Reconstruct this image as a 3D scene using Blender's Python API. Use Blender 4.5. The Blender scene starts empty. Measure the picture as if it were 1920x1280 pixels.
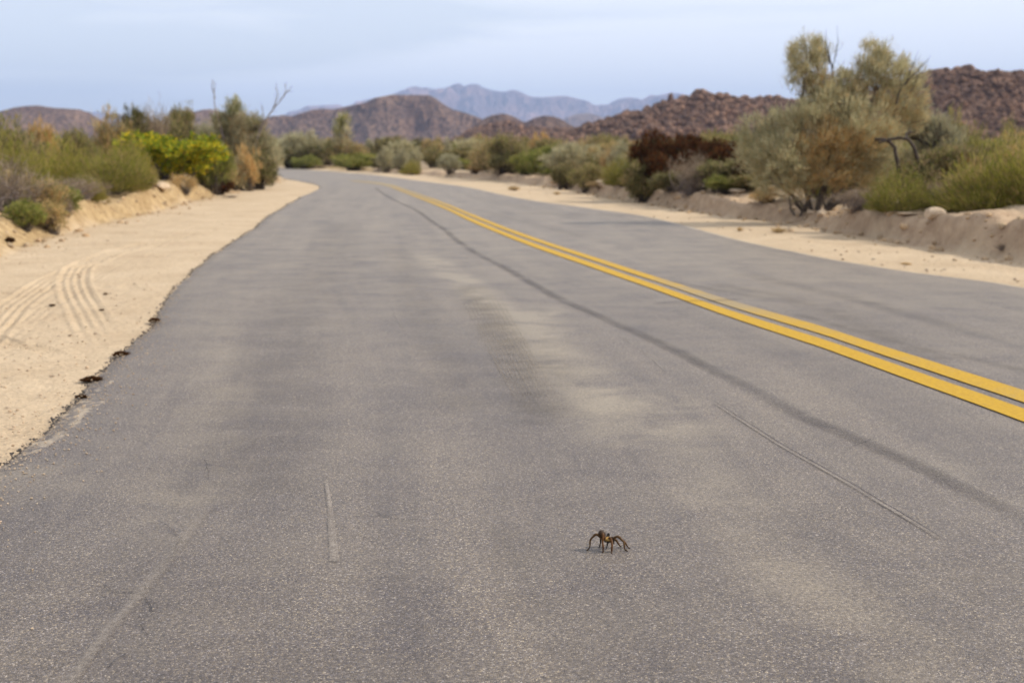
import bpy, math, random
import numpy as np
from mathutils import Vector

sc = bpy.context.scene
COL = sc.collection
rng = np.random.default_rng(7)
random.seed(7)

# ------------------------------------------------------------------ camera
FPX = 2133.0            # focal length in pixels of a 1920 wide frame (40 mm on 36 mm)
HZ = 285.0              # row of the horizon
CAMH = 1.0
PIT = math.atan((640 - HZ) / FPX)
cam_d = bpy.data.cameras.new('camera')
cam = bpy.data.objects.new('camera', cam_d)
COL.objects.link(cam)
sc.camera = cam
cam_d.lens = 40.0
cam_d.sensor_width = 36.0
cam_d.clip_start = 0.05
cam_d.clip_end = 60000
cam.location = (0, 0, CAMH)
cam.rotation_euler = (math.pi / 2 - PIT, 0, 0)
cam_d.dof.use_dof = True
cam_d.dof.focus_distance = 2.72
cam_d.dof.aperture_fstop = 4.5

# ------------------------------------------------------------------ sun and sky
SUN_EL = math.radians(38)
SUN_AZ = math.radians(87)       # clockwise from +Y (view direction): from the right
sx, sy, sz = math.sin(SUN_AZ) * math.cos(SUN_EL), math.cos(SUN_AZ) * math.cos(SUN_EL), math.sin(SUN_EL)
sun_d = bpy.data.lights.new('sun', 'SUN')
sun_d.energy = 4.3
sun_d.angle = math.radians(0.6)
sun_d.color = (1.0, 0.92, 0.79)
sun = bpy.data.objects.new('sun', sun_d)
COL.objects.link(sun)
sun.rotation_euler = Vector((sx, sy, sz)).to_track_quat('Z', 'Y').to_euler()

world = bpy.data.worlds.new('World')
sc.world = world
world.use_nodes = True
nt = world.node_tree
nt.nodes.clear()
wo = nt.nodes.new('ShaderNodeOutputWorld')
bg = nt.nodes.new('ShaderNodeBackground')
bg.inputs['Strength'].default_value = 0.1
sky = nt.nodes.new('ShaderNodeTexSky')
sky.sky_type = 'NISHITA'
sky.sun_disc = False
sky.sun_elevation = SUN_EL
sky.sun_rotation = SUN_AZ
sky.air_density = 1.0
sky.dust_density = 1.2
sky.ozone_density = 2.0
tc = nt.nodes.new('ShaderNodeTexCoord')
mp = nt.nodes.new('ShaderNodeMapping')
mp.inputs['Scale'].default_value = (1.1, 1.1, 11.0)
mp.inputs['Rotation'].default_value = (0.0, math.radians(-6), math.radians(10))
nz = nt.nodes.new('ShaderNodeTexNoise')
nz.inputs['Scale'].default_value = 1.6
nz.inputs['Detail'].default_value = 5
nz.inputs['Roughness'].default_value = 0.5
nz.inputs['Distortion'].default_value = 0.5
rmp = nt.nodes.new('ShaderNodeMapRange')
rmp.inputs['From Min'].default_value = 0.40
rmp.inputs['From Max'].default_value = 0.56
rmp.inputs['To Min'].default_value = 0.62
rmp.inputs['To Max'].default_value = 0.97
# thin high cloud is thicker towards the right of the view
sep = nt.nodes.new('ShaderNodeSeparateXYZ')
add = nt.nodes.new('ShaderNodeMath'); add.operation = 'MULTIPLY_ADD'
add.inputs[1].default_value = 0.42
mix = nt.nodes.new('ShaderNodeMix'); mix.data_type = 'RGBA'
mix.inputs[7].default_value = (12.0, 12.4, 13.2, 1)
L = nt.links.new
L(tc.outputs['Generated'], mp.inputs['Vector'])
L(mp.outputs['Vector'], nz.inputs['Vector'])
L(tc.outputs['Generated'], sep.inputs[0])
L(sep.outputs['X'], add.inputs[0])
L(nz.outputs['Fac'], add.inputs[2])
L(add.outputs[0], rmp.inputs['Value'])
L(rmp.outputs['Result'], mix.inputs[0])
gain = nt.nodes.new('ShaderNodeMix'); gain.data_type = 'RGBA'; gain.blend_type = 'MULTIPLY'; gain.clamp_result = False
gain.inputs[0].default_value = 1.0; gain.inputs[7].default_value = (1.75, 1.62, 1.62, 1)
L(sky.outputs['Color'], gain.inputs[6])
L(gain.outputs[2], mix.inputs[6])
L(mix.outputs[2], bg.inputs['Color'])
L(bg.outputs[0], wo.inputs['Surface'])

sc.view_settings.view_transform = 'Standard'
sc.view_settings.look = 'None'
sc.view_settings.gamma = 1
sc.view_settings.exposure = 0.0
sc.render.engine = 'CYCLES'
sc.cycles.max_bounces = 6
sc.cycles.transparent_max_bounces = 12
sc.cycles.caustics_reflective = False
sc.cycles.caustics_refractive = False


# ------------------------------------------------------------------ tools
def ray(px, py):
    a, b = (px - 960.0), (640.0 - py)
    return np.array([a, FPX * math.cos(PIT) + math.sin(PIT) * b, -FPX * math.sin(PIT) + math.cos(PIT) * b])


def at(px, py, z=0.0):
    """the point of the level z on the line of sight through a spot of the photograph"""
    r = ray(px, py)
    s = (z - CAMH) / r[2]
    return np.array([r[0] * s, r[1] * s, z])


def atd(px, py, Y):
    r = ray(px, py)
    s = Y / r[1]
    return np.array([r[0] * s, Y, CAMH + r[2] * s])


def _h2(i, j, seed):
    n = (i.astype(np.int64) * 374761393 + j.astype(np.int64) * 668265263 + seed * 974711) & 0x7fffffff
    n = ((n ^ (n >> 13)) * 1274126177) & 0x7fffffff
    n = n ^ (n >> 16)
    return (n & 0xffff) / 65535.0


def vn2(x, y, seed=0):
    x = np.asarray(x, float); y = np.asarray(y, float)
    i = np.floor(x); j = np.floor(y)
    u = x - i; v = y - j
    u = u * u * (3 - 2 * u); v = v * v * (3 - 2 * v)
    a = _h2(i, j, seed); b = _h2(i + 1, j, seed); c = _h2(i, j + 1, seed); d = _h2(i + 1, j + 1, seed)
    return (a * (1 - u) + b * u) * (1 - v) + (c * (1 - u) + d * u) * v


def fbm(x, y, oct=4, seed=0, gain=0.5):
    s = 0; a = 1; t = 0
    for k in range(oct):
        s = s + a * vn2(x * 2 ** k + 17.3 * k, y * 2 ** k - 9.1 * k, seed + k)
        t += a; a *= gain
    return s / t - 0.5            # about -0.5 .. 0.5


def ridged(x, y, oct=5, seed=0, gain=0.55):
    s = 0; a = 1; t = 0
    for k in range(oct):
        n = 1 - np.abs(2 * vn2(x * 2 ** k + 7.7 * k, y * 2 ** k + 3.1 * k, seed + k) - 1)
        s = s + a * n; t += a; a *= gain
    return s / t


def smooth(x, a, b):
    t = np.clip((x - a) / (b - a), 0, 1)
    return t * t * (3 - 2 * t)


def link(o, parent=None):
    COL.objects.link(o)
    if parent is not None:
        o.parent = parent
    return o


def make_mesh(name, V, F, mat=None, attrs=None, smooth_sh=False, mats=None, midx=None):
    """V (n,3); F (m,k) or list of such arrays"""
    me = bpy.data.meshes.new(name)
    V = np.asarray(V, np.float32)
    Fs = F if isinstance(F, list) else [F]
    Fs = [np.asarray(f, np.int32) for f in Fs if len(f)]
    me.vertices.add(len(V)); me.vertices.foreach_set('co', V.ravel())
    loops = np.concatenate([f.ravel() for f in Fs])
    tot = np.concatenate([np.full(len(f), f.shape[1], np.int32) for f in Fs])
    st = np.concatenate([[0], np.cumsum(tot)[:-1]]).astype(np.int32)
    me.loops.add(len(loops)); me.loops.foreach_set('vertex_index', loops)
    me.polygons.add(len(tot)); me.polygons.foreach_set('loop_start', st)
    me.polygons.foreach_set('use_smooth', np.full(len(tot), smooth_sh, bool))
    if midx is not None:
        me.polygons.foreach_set('material_index', np.asarray(midx, np.int32))
    me.update(calc_edges=True)
    for k, a in (attrs or {}).items():
        a = np.asarray(a, np.float32)
        if a.ndim == 1:
            at_ = me.attributes.new(k, 'FLOAT', 'POINT'); at_.data.foreach_set('value', a)
        else:
            if a.shape[1] == 3:
                a = np.hstack([a, np.ones((len(a), 1), np.float32)])
            at_ = me.attributes.new(k, 'FLOAT_COLOR', 'POINT'); at_.data.foreach_set('color', a.ravel())
    for m in (mats or ([mat] if mat else [])):
        me.materials.append(m)
    return me


def obj(name, me, parent=None):
    return link(bpy.data.objects.new(name, me), parent)


def tag(o, label=None, cat=None, group=None, kind=None):
    if label: o['label'] = label
    if cat: o['category'] = cat
    if group: o['group'] = group
    if kind: o['kind'] = kind
    return o


def empty(name, loc=(0, 0, 0)):
    o = bpy.data.objects.new(name, None)
    o.empty_display_size = 0.1
    o.location = loc
    return link(o)


def tubes(lines, n=5):
    """lines: list of (points (k,3), radii (k)) -> V, F"""
    Vs, Fs = [], []
    off = 0
    for P, R in lines:
        P = np.asarray(P, float); R = np.asarray(R, float)
        k = len(P)
        T = np.gradient(P, axis=0)
        T /= np.linalg.norm(T, axis=1, keepdims=True) + 1e-9
        ref = np.array([0.31, 0.17, 0.93]) if abs(T[0, 2]) < 0.9 else np.array([0.9, 0.3, 0.1])
        A = np.cross(T, ref); A /= np.linalg.norm(A, axis=1, keepdims=True) + 1e-9
        B = np.cross(T, A)
        th = np.arange(n) * 2 * math.pi / n
        ring = P[:, None, :] + R[:, None, None] * (A[:, None, :] * np.cos(th)[None, :, None] + B[:, None, :] * np.sin(th)[None, :, None])
        Vs.append(ring.reshape(-1, 3))
        i = np.arange(k - 1)[:, None] * n; j = np.arange(n)[None, :]; j2 = (j + 1) % n
        f = np.stack([i + j, i + j2, i + n + j2, i + n + j], -1).reshape(-1, 4) + off
        Fs.append(f)
        off += k * n
    return np.vstack(Vs), np.vstack(Fs)


def spline(P, n):
    """resample a polyline smoothly (Catmull-Rom)"""
    P = np.asarray(P, float)
    d = np.r_[0, np.cumsum(np.linalg.norm(np.diff(P, axis=0), axis=1))]
    Q = np.vstack([2 * P[0] - P[1], P, 2 * P[-1] - P[-2]])
    s = np.linspace(0, d[-1], n) if np.isscalar(n) else np.asarray(n) * d[-1]
    k = np.clip(np.searchsorted(d, s, side='right') - 1, 0, len(P) - 2)
    t = ((s - d[k]) / (d[k + 1] - d[k] + 1e-12))[:, None]
    p0, p1, p2, p3 = Q[k], Q[k + 1], Q[k + 2], Q[k + 3]
    # tangents scaled for uneven spacing
    D = np.r_[d[1] - d[0], np.diff(d), d[-1] - d[-2]]
    h = D[k + 1][:, None]
    m1 = h * (p2 - p0) / (D[k] + D[k + 1])[:, None]
    m2 = h * (p3 - p1) / (D[k + 1] + D[k + 2])[:, None]
    return (2 * t**3 - 3 * t**2 + 1) * p1 + (t**3 - 2 * t**2 + t) * m1 + (-2 * t**3 + 3 * t**2) * p2 + (t**3 - t**2) * m2


def seg_dist(X, Y, P, closed=False):
    """distance of points to a polyline"""
    P = np.asarray(P)[:, :2]
    if closed:
        P = np.vstack([P, P[:1]])
    best = np.full(X.shape, 1e9)
    for a, b in zip(P[:-1], P[1:]):
        ab = b - a
        t = np.clip(((X - a[0]) * ab[0] + (Y - a[1]) * ab[1]) / (ab @ ab + 1e-12), 0, 1)
        d = (X - a[0] - t * ab[0]) ** 2 + (Y - a[1] - t * ab[1]) ** 2
        best = np.minimum(best, d)
    return np.sqrt(best)


def inside(X, Y, P):
    P = np.asarray(P)[:, :2]
    c = np.zeros(X.shape, bool)
    for a, b in zip(P, np.roll(P, -1, axis=0)):
        m = (a[1] > Y) != (b[1] > Y)
        xx = (b[0] - a[0]) * (Y - a[1]) / (b[1] - a[1] + 1e-12) + a[0]
        c ^= m & (X < xx)
    return c


def sdist(X, Y, P):
    """signed distance, positive outside a closed polygon"""
    d = seg_dist(X, Y, P, True)
    return np.where(inside(X, Y, P), -d, d)


# ------------------------------------------------------------------ materials
def mat_new(name):
    m = bpy.data.materials.new(name)
    m.use_nodes = True
    t = m.node_tree
    b = t.nodes['Principled BSDF']
    b.inputs['Specular IOR Level'].default_value = 0.3
    return m, t, b


def N(t, typ, **kw):
    n = t.nodes.new(typ)
    for k, v in kw.items():
        setattr(n, k, v)
    return n


def noise(t, vec, scale, detail=3, rough=0.55, sc3=None, dist=0.0):
    if sc3 is not None:
        m = N(t, 'ShaderNodeMapping'); m.inputs['Scale'].default_value = sc3
        t.links.new(vec, m.inputs['Vector']); vec = m.outputs['Vector']
    n = N(t, 'ShaderNodeTexNoise')
    n.inputs['Scale'].default_value = scale
    n.inputs['Detail'].default_value = detail
    n.inputs['Roughness'].default_value = rough
    n.inputs['Distortion'].default_value = dist
    t.links.new(vec, n.inputs['Vector'])
    return n.outputs['Fac']


def mrange(t, v, a, b, c=0.0, d=1.0):
    n = N(t, 'ShaderNodeMapRange')
    n.inputs['From Min'].default_value = a; n.inputs['From Max'].default_value = b
    n.inputs['To Min'].default_value = c; n.inputs['To Max'].default_value = d
    t.links.new(v, n.inputs['Value'])
    return n.outputs['Result']


def math_(t, op, a, b):
    n = N(t, 'ShaderNodeMath', operation=op)
    for i, v in enumerate((a, b)):
        if isinstance(v, (int, float)):
            n.inputs[i].default_value = v
        else:
            t.links.new(v, n.inputs[i])
    return n.outputs[0]


def cmix(t, f, a, b, blend='MIX'):
    n = N(t, 'ShaderNodeMix', data_type='RGBA', blend_type=blend)
    for i, v in ((0, f), (6, a), (7, b)):
        if isinstance(v, (int, float)):
            n.inputs[i].default_value = v
        elif isinstance(v, tuple):
            n.inputs[i].default_value = v if len(v) == 4 else (*v, 1)
        else:
            t.links.new(v, n.inputs[i])
    return n.outputs[2]


def attr(t, name, out='Fac'):
    n = N(t, 'ShaderNodeAttribute', attribute_name=name)
    return n.outputs[out]


def bump(t, b, h, dist, strength=1.0, prev=None):
    n = N(t, 'ShaderNodeBump')
    n.inputs['Distance'].default_value = dist
    n.inputs['Strength'].default_value = strength
    t.links.new(h, n.inputs['Height'])
    if prev is not None:
        t.links.new(prev, n.inputs['Normal'])
    t.links.new(n.outputs[0], b.inputs['Normal'])
    return n.outputs[0]


def ramp(t, v, stops):
    n = N(t, 'ShaderNodeValToRGB')
    e = n.color_ramp.elements
    while len(e) < len(stops):
        e.new(0.5)
    for k, (p, c) in enumerate(stops):
        e[k].position = p
        e[k].color = (*c, 1)
    t.links.new(v, n.inputs['Fac'])
    return n.outputs['Color']


def position(t):
    return N(t, 'ShaderNodeNewGeometry').outputs['Position']


# asphalt
m_asph, t, b = mat_new('asphalt')
P = position(t)
vor = N(t, 'ShaderNodeTexVoronoi'); vor.inputs['Scale'].default_value = 340
t.links.new(P, vor.inputs['Vector'])
sepc = N(t, 'ShaderNodeSeparateColor'); t.links.new(vor.outputs['Color'], sepc.inputs[0])
chips = ramp(t, sepc.outputs[0], [(0.0, (0.060, 0.051, 0.048)), (0.45, (0.112, 0.096, 0.088)), (0.80, (0.176, 0.153, 0.131)), (0.94, (0.27, 0.24, 0.20)), (1.0, (0.50, 0.45, 0.38))])
tint = cmix(t, mrange(t, sepc.outputs[1], 0.2, 0.8), (0.93, 0.95, 1.08), (1.10, 1.03, 0.88))
chips = cmix(t, 1.0, chips, tint, 'MULTIPLY')
fine = noise(t, P, 95, 2, 0.7)
chips = cmix(t, 1.0, chips, cmix(t, mrange(t, fine, 0.3, 0.7), (0.70, 0.70, 0.72), (1.30, 1.28, 1.25)), 'MULTIPLY')
big = noise(t, P, 0.9, 4, 0.6, (1.0, 0.55, 1.0))
cv = N(t, 'ShaderNodeCombineXYZ')
t.links.new(attr(t, 'lat'), cv.inputs[0]); t.links.new(attr(t, 'along'), cv.inputs[1])
path = noise(t, cv.outputs[0], 1.0, 5, 0.6, (3.2, 0.13, 1.0), 0.2)
path2 = noise(t, cv.outputs[0], 1.0, 3, 0.6, (14.0, 0.35, 1.0), 0.2)
chips = cmix(t, 1.0, chips, cmix(t, mrange(t, big, 0.3, 0.7), (0.86, 0.855, 0.89), (1.20, 1.175, 1.12)), 'MULTIPLY')
chips = cmix(t, 1.0, chips, cmix(t, mrange(t, path, 0.34, 0.66), (0.77, 0.76, 0.79), (1.17, 1.15, 1.10)), 'MULTIPLY')
chips = cmix(t, 1.0, chips, cmix(t, mrange(t, path2, 0.3, 0.7), (0.93, 0.93, 0.94), (1.07, 1.06, 1.05)), 'MULTIPLY')
# tan dust laid in ragged cross streaks
strk = noise(t, P, 3.2, 5, 0.65, (0.8, 1.1, 1.0), 0.6)
dustf = math_(t, 'MULTIPLY', attr(t, 'dust'), mrange(t, strk, 0.34, 0.62, 0.20, 1.45))
dustf = math_(t, 'MULTIPLY', dustf, mrange(t, fine, 0.30, 0.62, 0.55, 1.15))
dustf = math_(t, 'MINIMUM', dustf, 0.9)
col = cmix(t, dustf, chips, cmix(t, mrange(t, fine, 0.25, 0.75), (0.225, 0.182, 0.132), (0.38, 0.315, 0.230)))
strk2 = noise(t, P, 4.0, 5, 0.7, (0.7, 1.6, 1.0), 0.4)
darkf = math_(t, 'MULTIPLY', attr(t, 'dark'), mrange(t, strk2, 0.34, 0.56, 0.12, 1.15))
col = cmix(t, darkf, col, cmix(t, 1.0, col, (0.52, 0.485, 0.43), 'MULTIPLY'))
sn = noise(t, P, 22, 5, 0.7)
sandf = mrange(t, math_(t, 'ADD', attr(t, 'sand'), math_(t, 'MULTIPLY', math_(t, 'SUBTRACT', sn, 0.5), 1.1)), 0.42, 0.60)
sandc = cmix(t, mrange(t, noise(t, P, 120, 3, 0.7), 0.3, 0.7), (0.27, 0.205, 0.14), (0.52, 0.42, 0.30))
col = cmix(t, sandf, col, sandc)
t.links.new(col, b.inputs['Base Color'])
b.inputs['Roughness'].default_value = 0.58
b.inputs['Specular IOR Level'].default_value = 0.5
hgt = math_(t, 'ADD', math_(t, 'MULTIPLY', vor.outputs['Distance'], -1.0), fine)
bump(t, b, hgt, 0.0022, 0.8)

# yellow paint, worn
m_yel, t, b = mat_new('yellow road paint')
P = position(t)
wn = noise(t, P, 140, 3, 0.7)
wl = noise(t, P, 2.3, 4, 0.65)
wear = mrange(t, math_(t, 'ADD', math_(t, 'MULTIPLY', wn, 0.75), math_(t, 'ADD', math_(t, 'MULTIPLY', wl, 0.65), attr(t, 'wear'))), 0.68, 1.0)
yc = cmix(t, mrange(t, noise(t, P, 60, 3), 0.3, 0.7), (0.40, 0.225, 0.005), (0.51, 0.30, 0.008))
t.links.new(cmix(t, math_(t, 'MULTIPLY', wear, 0.80), yc, (0.26, 0.215, 0.145)), b.inputs['Base Color'])
b.inputs['Roughness'].default_value = 0.7
bump(t, b, noise(t, P, 170, 3, 0.7), 0.002, 0.7)


def strip_mat(name, c1, c2, amount, patch=3.0):
    """thin mark on the asphalt, feathered by its own attribute"""
    m, t, b = mat_new(name)
    P = position(t)
    f = mrange(t, noise(t, P, 150, 2, 0.7), 0.3, 0.7)
    t.links.new(cmix(t, f, c1, c2), b.inputs['Base Color'])
    b.inputs['Roughness'].default_value = 0.85
    a = math_(t, 'MULTIPLY', attr(t, 'cover'), amount)
    a = math_(t, 'MULTIPLY', a, mrange(t, noise(t, P, patch, 4, 0.7), 0.3, 0.55, 0.35, 1.0))
    a = math_(t, 'MULTIPLY', a, mrange(t, noise(t, P, 110, 2, 0.7), 0.3, 0.6, 0.35, 1.0))
    t.links.new(a, b.inputs['Alpha'])
    bump(t, b, noise(t, P, 170, 2, 0.7), 0.002, 0.7)
    return m


m_seam = strip_mat('dark paving seam', (0.060, 0.054, 0.055), (0.115, 0.103, 0.10), 0.46, 1.6)
m_dustline = strip_mat('dust line', (0.235, 0.20, 0.17), (0.36, 0.31, 0.265), 0.62)
m_crack_shade = strip_mat('crack and bead shade', (0.03, 0.028, 0.03), (0.06, 0.055, 0.06), 1.0, 9)
m_tread = strip_mat('tread dust', (0.22, 0.18, 0.125), (0.32, 0.26, 0.19), 0.40, 4)

m_seal, t, b = mat_new('crack sealant')
P = position(t)
t.links.new(cmix(t, mrange(t, noise(t, P, 130, 3, 0.7), 0.3, 0.7), (0.26, 0.232, 0.20), (0.38, 0.34, 0.29)), b.inputs['Base Color'])
b.inputs['Roughness'].default_value = 0.75
bump(t, b, noise(t, P, 200, 2), 0.001, 0.6)

# sand and soil
m_sand, t, b = mat_new('desert sand')
P = position(t)
f1 = mrange(t, noise(t, P, 1.3, 6, 0.6), 0.3, 0.7)
f2 = mrange(t, noise(t, P, 45, 4, 0.75), 0.3, 0.7)
c = cmix(t, f1, (0.46, 0.345, 0.225), (0.56, 0.435, 0.295))
c = cmix(t, 1.0, c, cmix(t, f2, (0.80, 0.79, 0.78), (1.14, 1.14, 1.14)), 'MULTIPLY')
grit = N(t, 'ShaderNodeTexVoronoi'); grit.inputs['Scale'].default_value = 38
t.links.new(P, grit.inputs['Vector'])
gs = N(t, 'ShaderNodeSeparateColor'); t.links.new(grit.outputs['Color'], gs.inputs[0])
gm = math_(t, 'MULTIPLY', mrange(t, gs.outputs[0], 0.93, 0.95), mrange(t, grit.outputs['Distance'], 0.25, 0.18))
c = cmix(t, gm, c, cmix(t, gs.outputs[1], (0.20, 0.15, 0.11), (0.55, 0.47, 0.38)))
bn = mrange(t, noise(t, P, 6, 5, 0.7), 0.3, 0.7)
bc = cmix(t, attr(t, 'ochre'), cmix(t, bn, (0.30, 0.205, 0.13), (0.50, 0.365, 0.24)), cmix(t, bn, (0.24, 0.155, 0.075), (0.50, 0.365, 0.20)))
c = cmix(t, attr(t, 'bank'), c, bc)
fld = cmix(t, mrange(t, noise(t, P, 2.0, 5, 0.7), 0.35, 0.65), (0.40, 0.30, 0.20), (0.24, 0.175, 0.11))
c = cmix(t, attr(t, 'field'), c, fld)
t.links.new(c, b.inputs['Base Color'])
b.inputs['Roughness'].default_value = 0.95
b.inputs['Specular IOR Level'].default_value = 0.1
n1 = bump(t, b, noise(t, P, 9, 6, 0.65), 0.05, 0.55)
bump(t, b, noise(t, P, 60, 4, 0.7), 0.012, 0.6, n1)

m_edge, t, b = mat_new('broken asphalt edge')
P = position(t)
t.links.new(cmix(t, mrange(t, noise(t, P, 60, 4), 0.3, 0.7), (0.04, 0.035, 0.032), (0.13, 0.11, 0.095)), b.inputs['Base Color'])
b.inputs['Roughness'].default_value = 0.9


def rock_mat(name, ca, cb, cc, s1, s2, bdist, spot=0.5):
    m, t, b = mat_new(name)
    tcn = N(t, 'ShaderNodeNewGeometry').outputs['Position']
    f1 = mrange(t, noise(t, tcn, s1, 5, 0.6), 0.35, 0.65)
    f2 = mrange(t, noise(t, tcn, s2, 5, 0.7), 0.38, 0.62)
    c = cmix(t, f1, ca, cb)
    c = cmix(t, math_(t, 'MULTIPLY', f2, spot), c, cc)
    oi = N(t, 'ShaderNodeObjectInfo')
    c = cmix(t, 1.0, c, cmix(t, oi.outputs['Random'], (0.8, 0.78, 0.78), (1.2, 1.18, 1.15)), 'MULTIPLY')
    rv = attr(t, 'tone')
    c = cmix(t, 1.0, c, cmix(t, rv, (1.0, 1.0, 1.0), (1.45, 1.32, 1.18)), 'MULTIPLY')
    t.links.new(c, b.inputs['Base Color'])
    b.inputs['Roughness'].default_value = 0.95
    b.inputs['Specular IOR Level'].default_value = 0.1
    bump(t, b, noise(t, tcn, s2, 6, 0.7), bdist, 0.9)
    return m


m_hill = rock_mat('stony hillside', (0.15, 0.098, 0.080), (0.31, 0.215, 0.160), (0.050, 0.036, 0.036), 0.03, 0.30, 4.5, 0.9)
m_far = rock_mat('far mountain rock', (0.13, 0.10, 0.125), (0.40, 0.28, 0.28), (0.06, 0.055, 0.09), 0.0024, 0.012, 25, 0.5)
m_boulder = rock_mat('weathered granite', (0.125, 0.080, 0.058), (0.29, 0.185, 0.130), (0.042, 0.029, 0.026), 0.35, 1.1, 0.35, 0.75)
m_stone = rock_mat('pale stone', (0.42, 0.34, 0.25), (0.55, 0.47, 0.36), (0.3, 0.23, 0.16), 4, 15, 0.02, 0.5)
m_earth = rock_mat('bank earth', (0.34, 0.26, 0.17), (0.46, 0.36, 0.24), (0.24, 0.18, 0.12), 4, 15, 0.02, 0.5)
m_clod = rock_mat('dirt clod', (0.10, 0.072, 0.045), (0.19, 0.14, 0.09), (0.05, 0.036, 0.025), 12, 40, 0.01, 0.6)


def leaf_mat(name, trans=0.34):
    m = bpy.data.materials.new(name)
    m.use_nodes = True
    t = m.node_tree
    t.nodes.clear()
    out = N(t, 'ShaderNodeOutputMaterial')
    ca = attr(t, 'tint', 'Color')
    oi = N(t, 'ShaderNodeObjectInfo')
    c = cmix(t, 1.0, ca, cmix(t, oi.outputs['Random'], (0.98, 0.97, 0.98), (1.34, 1.27, 1.15)), 'MULTIPLY')
    d = N(t, 'ShaderNodeBsdfDiffuse'); tr = N(t, 'ShaderNodeBsdfTranslucent')
    t.links.new(c, d.inputs['Color']); t.links.new(c, tr.inputs['Color'])
    mx = N(t, 'ShaderNodeMixShader'); mx.inputs[0].default_value = trans
    t.links.new(d.outputs[0], mx.inputs[1]); t.links.new(tr.outputs[0], mx.inputs[2])
    t.links.new(mx.outputs[0], out.inputs['Surface'])
    return m


m_leaf = leaf_mat('foliage')


def wood_mat(name, a, b_):
    m, t, b = mat_new(name)
    P = N(t, 'ShaderNodeTexCoord').outputs['Object']
    t.links.new(cmix(t, mrange(t, noise(t, P, 14, 5, 0.7), 0.3, 0.7), a, b_), b.inputs['Base Color'])
    b.inputs['Roughness'].default_value = 0.9
    bump(t, b, noise(t, P, 40, 4, 0.7), 0.01, 0.8)
    return m


m_wood = wood_mat('grey brown bark', (0.06, 0.045, 0.035), (0.15, 0.12, 0.095))
m_dead = wood_mat('bleached dead wood', (0.16, 0.12, 0.11), (0.30, 0.25, 0.22))
m_darkwood = wood_mat('dark bark', (0.030, 0.022, 0.018), (0.085, 0.062, 0.048))

# ------------------------------------------------------------------ lines traced on the ground
LEFT_EDGE = [(-330, 1130), (0, 869), (20, 853), (70, 812), (129, 764), (156, 732), (187, 693), (234, 654), (285, 600), (328, 537), (375, 494),
             (420, 462), (469, 432), (500, 407), (560, 371), (598, 353), (590, 345), (560, 339), (531, 334), (505, 327.5)]
RIGHT_EDGE = [(2350, 632), (1920, 536), (1650, 499), (1460, 464), (1370, 444), (1221, 406), (1112, 390), (1000, 375), (937, 363), (875, 350),
              (797, 340), (703, 328), (640, 323), (575, 318), (531, 315), (500, 313.2)]
CENTRE = [(1920, 763), (1620, 660.5), (1540, 633), (1240, 536), (1000, 454.5), (980, 446.5), (880, 408), (836, 387), (780, 366), (735, 349.5),
          (705, 342.5), (650, 337), (594, 331.5), (550, 325), (520, 321)]

def trace(pts, z=0.0):
    return np.array([at(x, y, z) for x, y in pts])

Lw = trace(LEFT_EDGE); Rw = trace(RIGHT_EDGE); Cw = trace(CENTRE)
# carry the three lines on behind the camera and round the bend
bdir = Cw[0] - Cw[2]; bdir[2] = 0; bdir /= np.linalg.norm(bdir)
def extend(Pw, back, fwd):
    return np.vstack([[Pw[0] + bdir * back], [Pw[0] + bdir * back * 0.3], Pw, fwd])
Lw = extend(Lw, 24, [(-17.5, 55.5, 0), (-26, 59, 0), (-60, 64, 0), (-140, 66, 0)])
Rw = extend(Rw, 32, [(-23.5, 77.5, 0), (-34, 78, 0), (-60, 76, 0), (-140, 75, 0)])
Cw = extend(Cw, 30, [(-19.5, 65.5, 0), (-30, 69.0, 0), (-60, 70, 0), (-140, 70.5, 0)])

BANK_L = [(-420, 660), (-150, 540), (0, 482), (70, 452), (140, 432), (200, 417), (230, 410), (270, 400), (300, 393), (345, 380), (400, 368), (460, 352), (505, 343), (530, 336), (513, 329.5)]
BANK_R = [(2350, 545), (1920, 490), (1730, 461), (1622, 443), (1514, 423), (1456, 415), (1370, 407), (1300, 395), (1226, 383), (1182, 376), (1125, 366),
          (1078, 357), (1000, 347), (920, 338), (860, 334), (790, 329), (700, 322), (620, 317), (531, 312), (500, 310.8)]
BL = trace(BANK_L); BR = trace(BANK_R)
FLAT = np.vstack([[BL[0] + bdir * 26 + np.array([-2, 0, 0])], BL, [(-18.0, 53, 0), (-27, 56.5, 0), (-60, 61, 0), (-140, 63, 0)],
                  [(-140, 79, 0), (-60, 80, 0), (-34, 82.5, 0), (-24, 81.5, 0)], BR[::-1], [BR[0] + bdir * 30 + np.array([2, 0, 0])]])

HB = [(-960, .3), (-300, .3), (0, .31), (70, .21), (110, .23), (150, .33), (170, .3), (230, .27), (270, .42), (340, .40), (400, .3), (460, .23), (540, .15),
      (700, .14), (1000, .20), (1140, .24), (1260, .27), (1370, .33), (1456, .23), (1520, .18), (1600, .23), (1758, .32), (1920, .35), (2800, .35)]
HBt = [(p[0] - 960) / FPX for p in HB]
HBh = [p[1] for p in HB]

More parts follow.
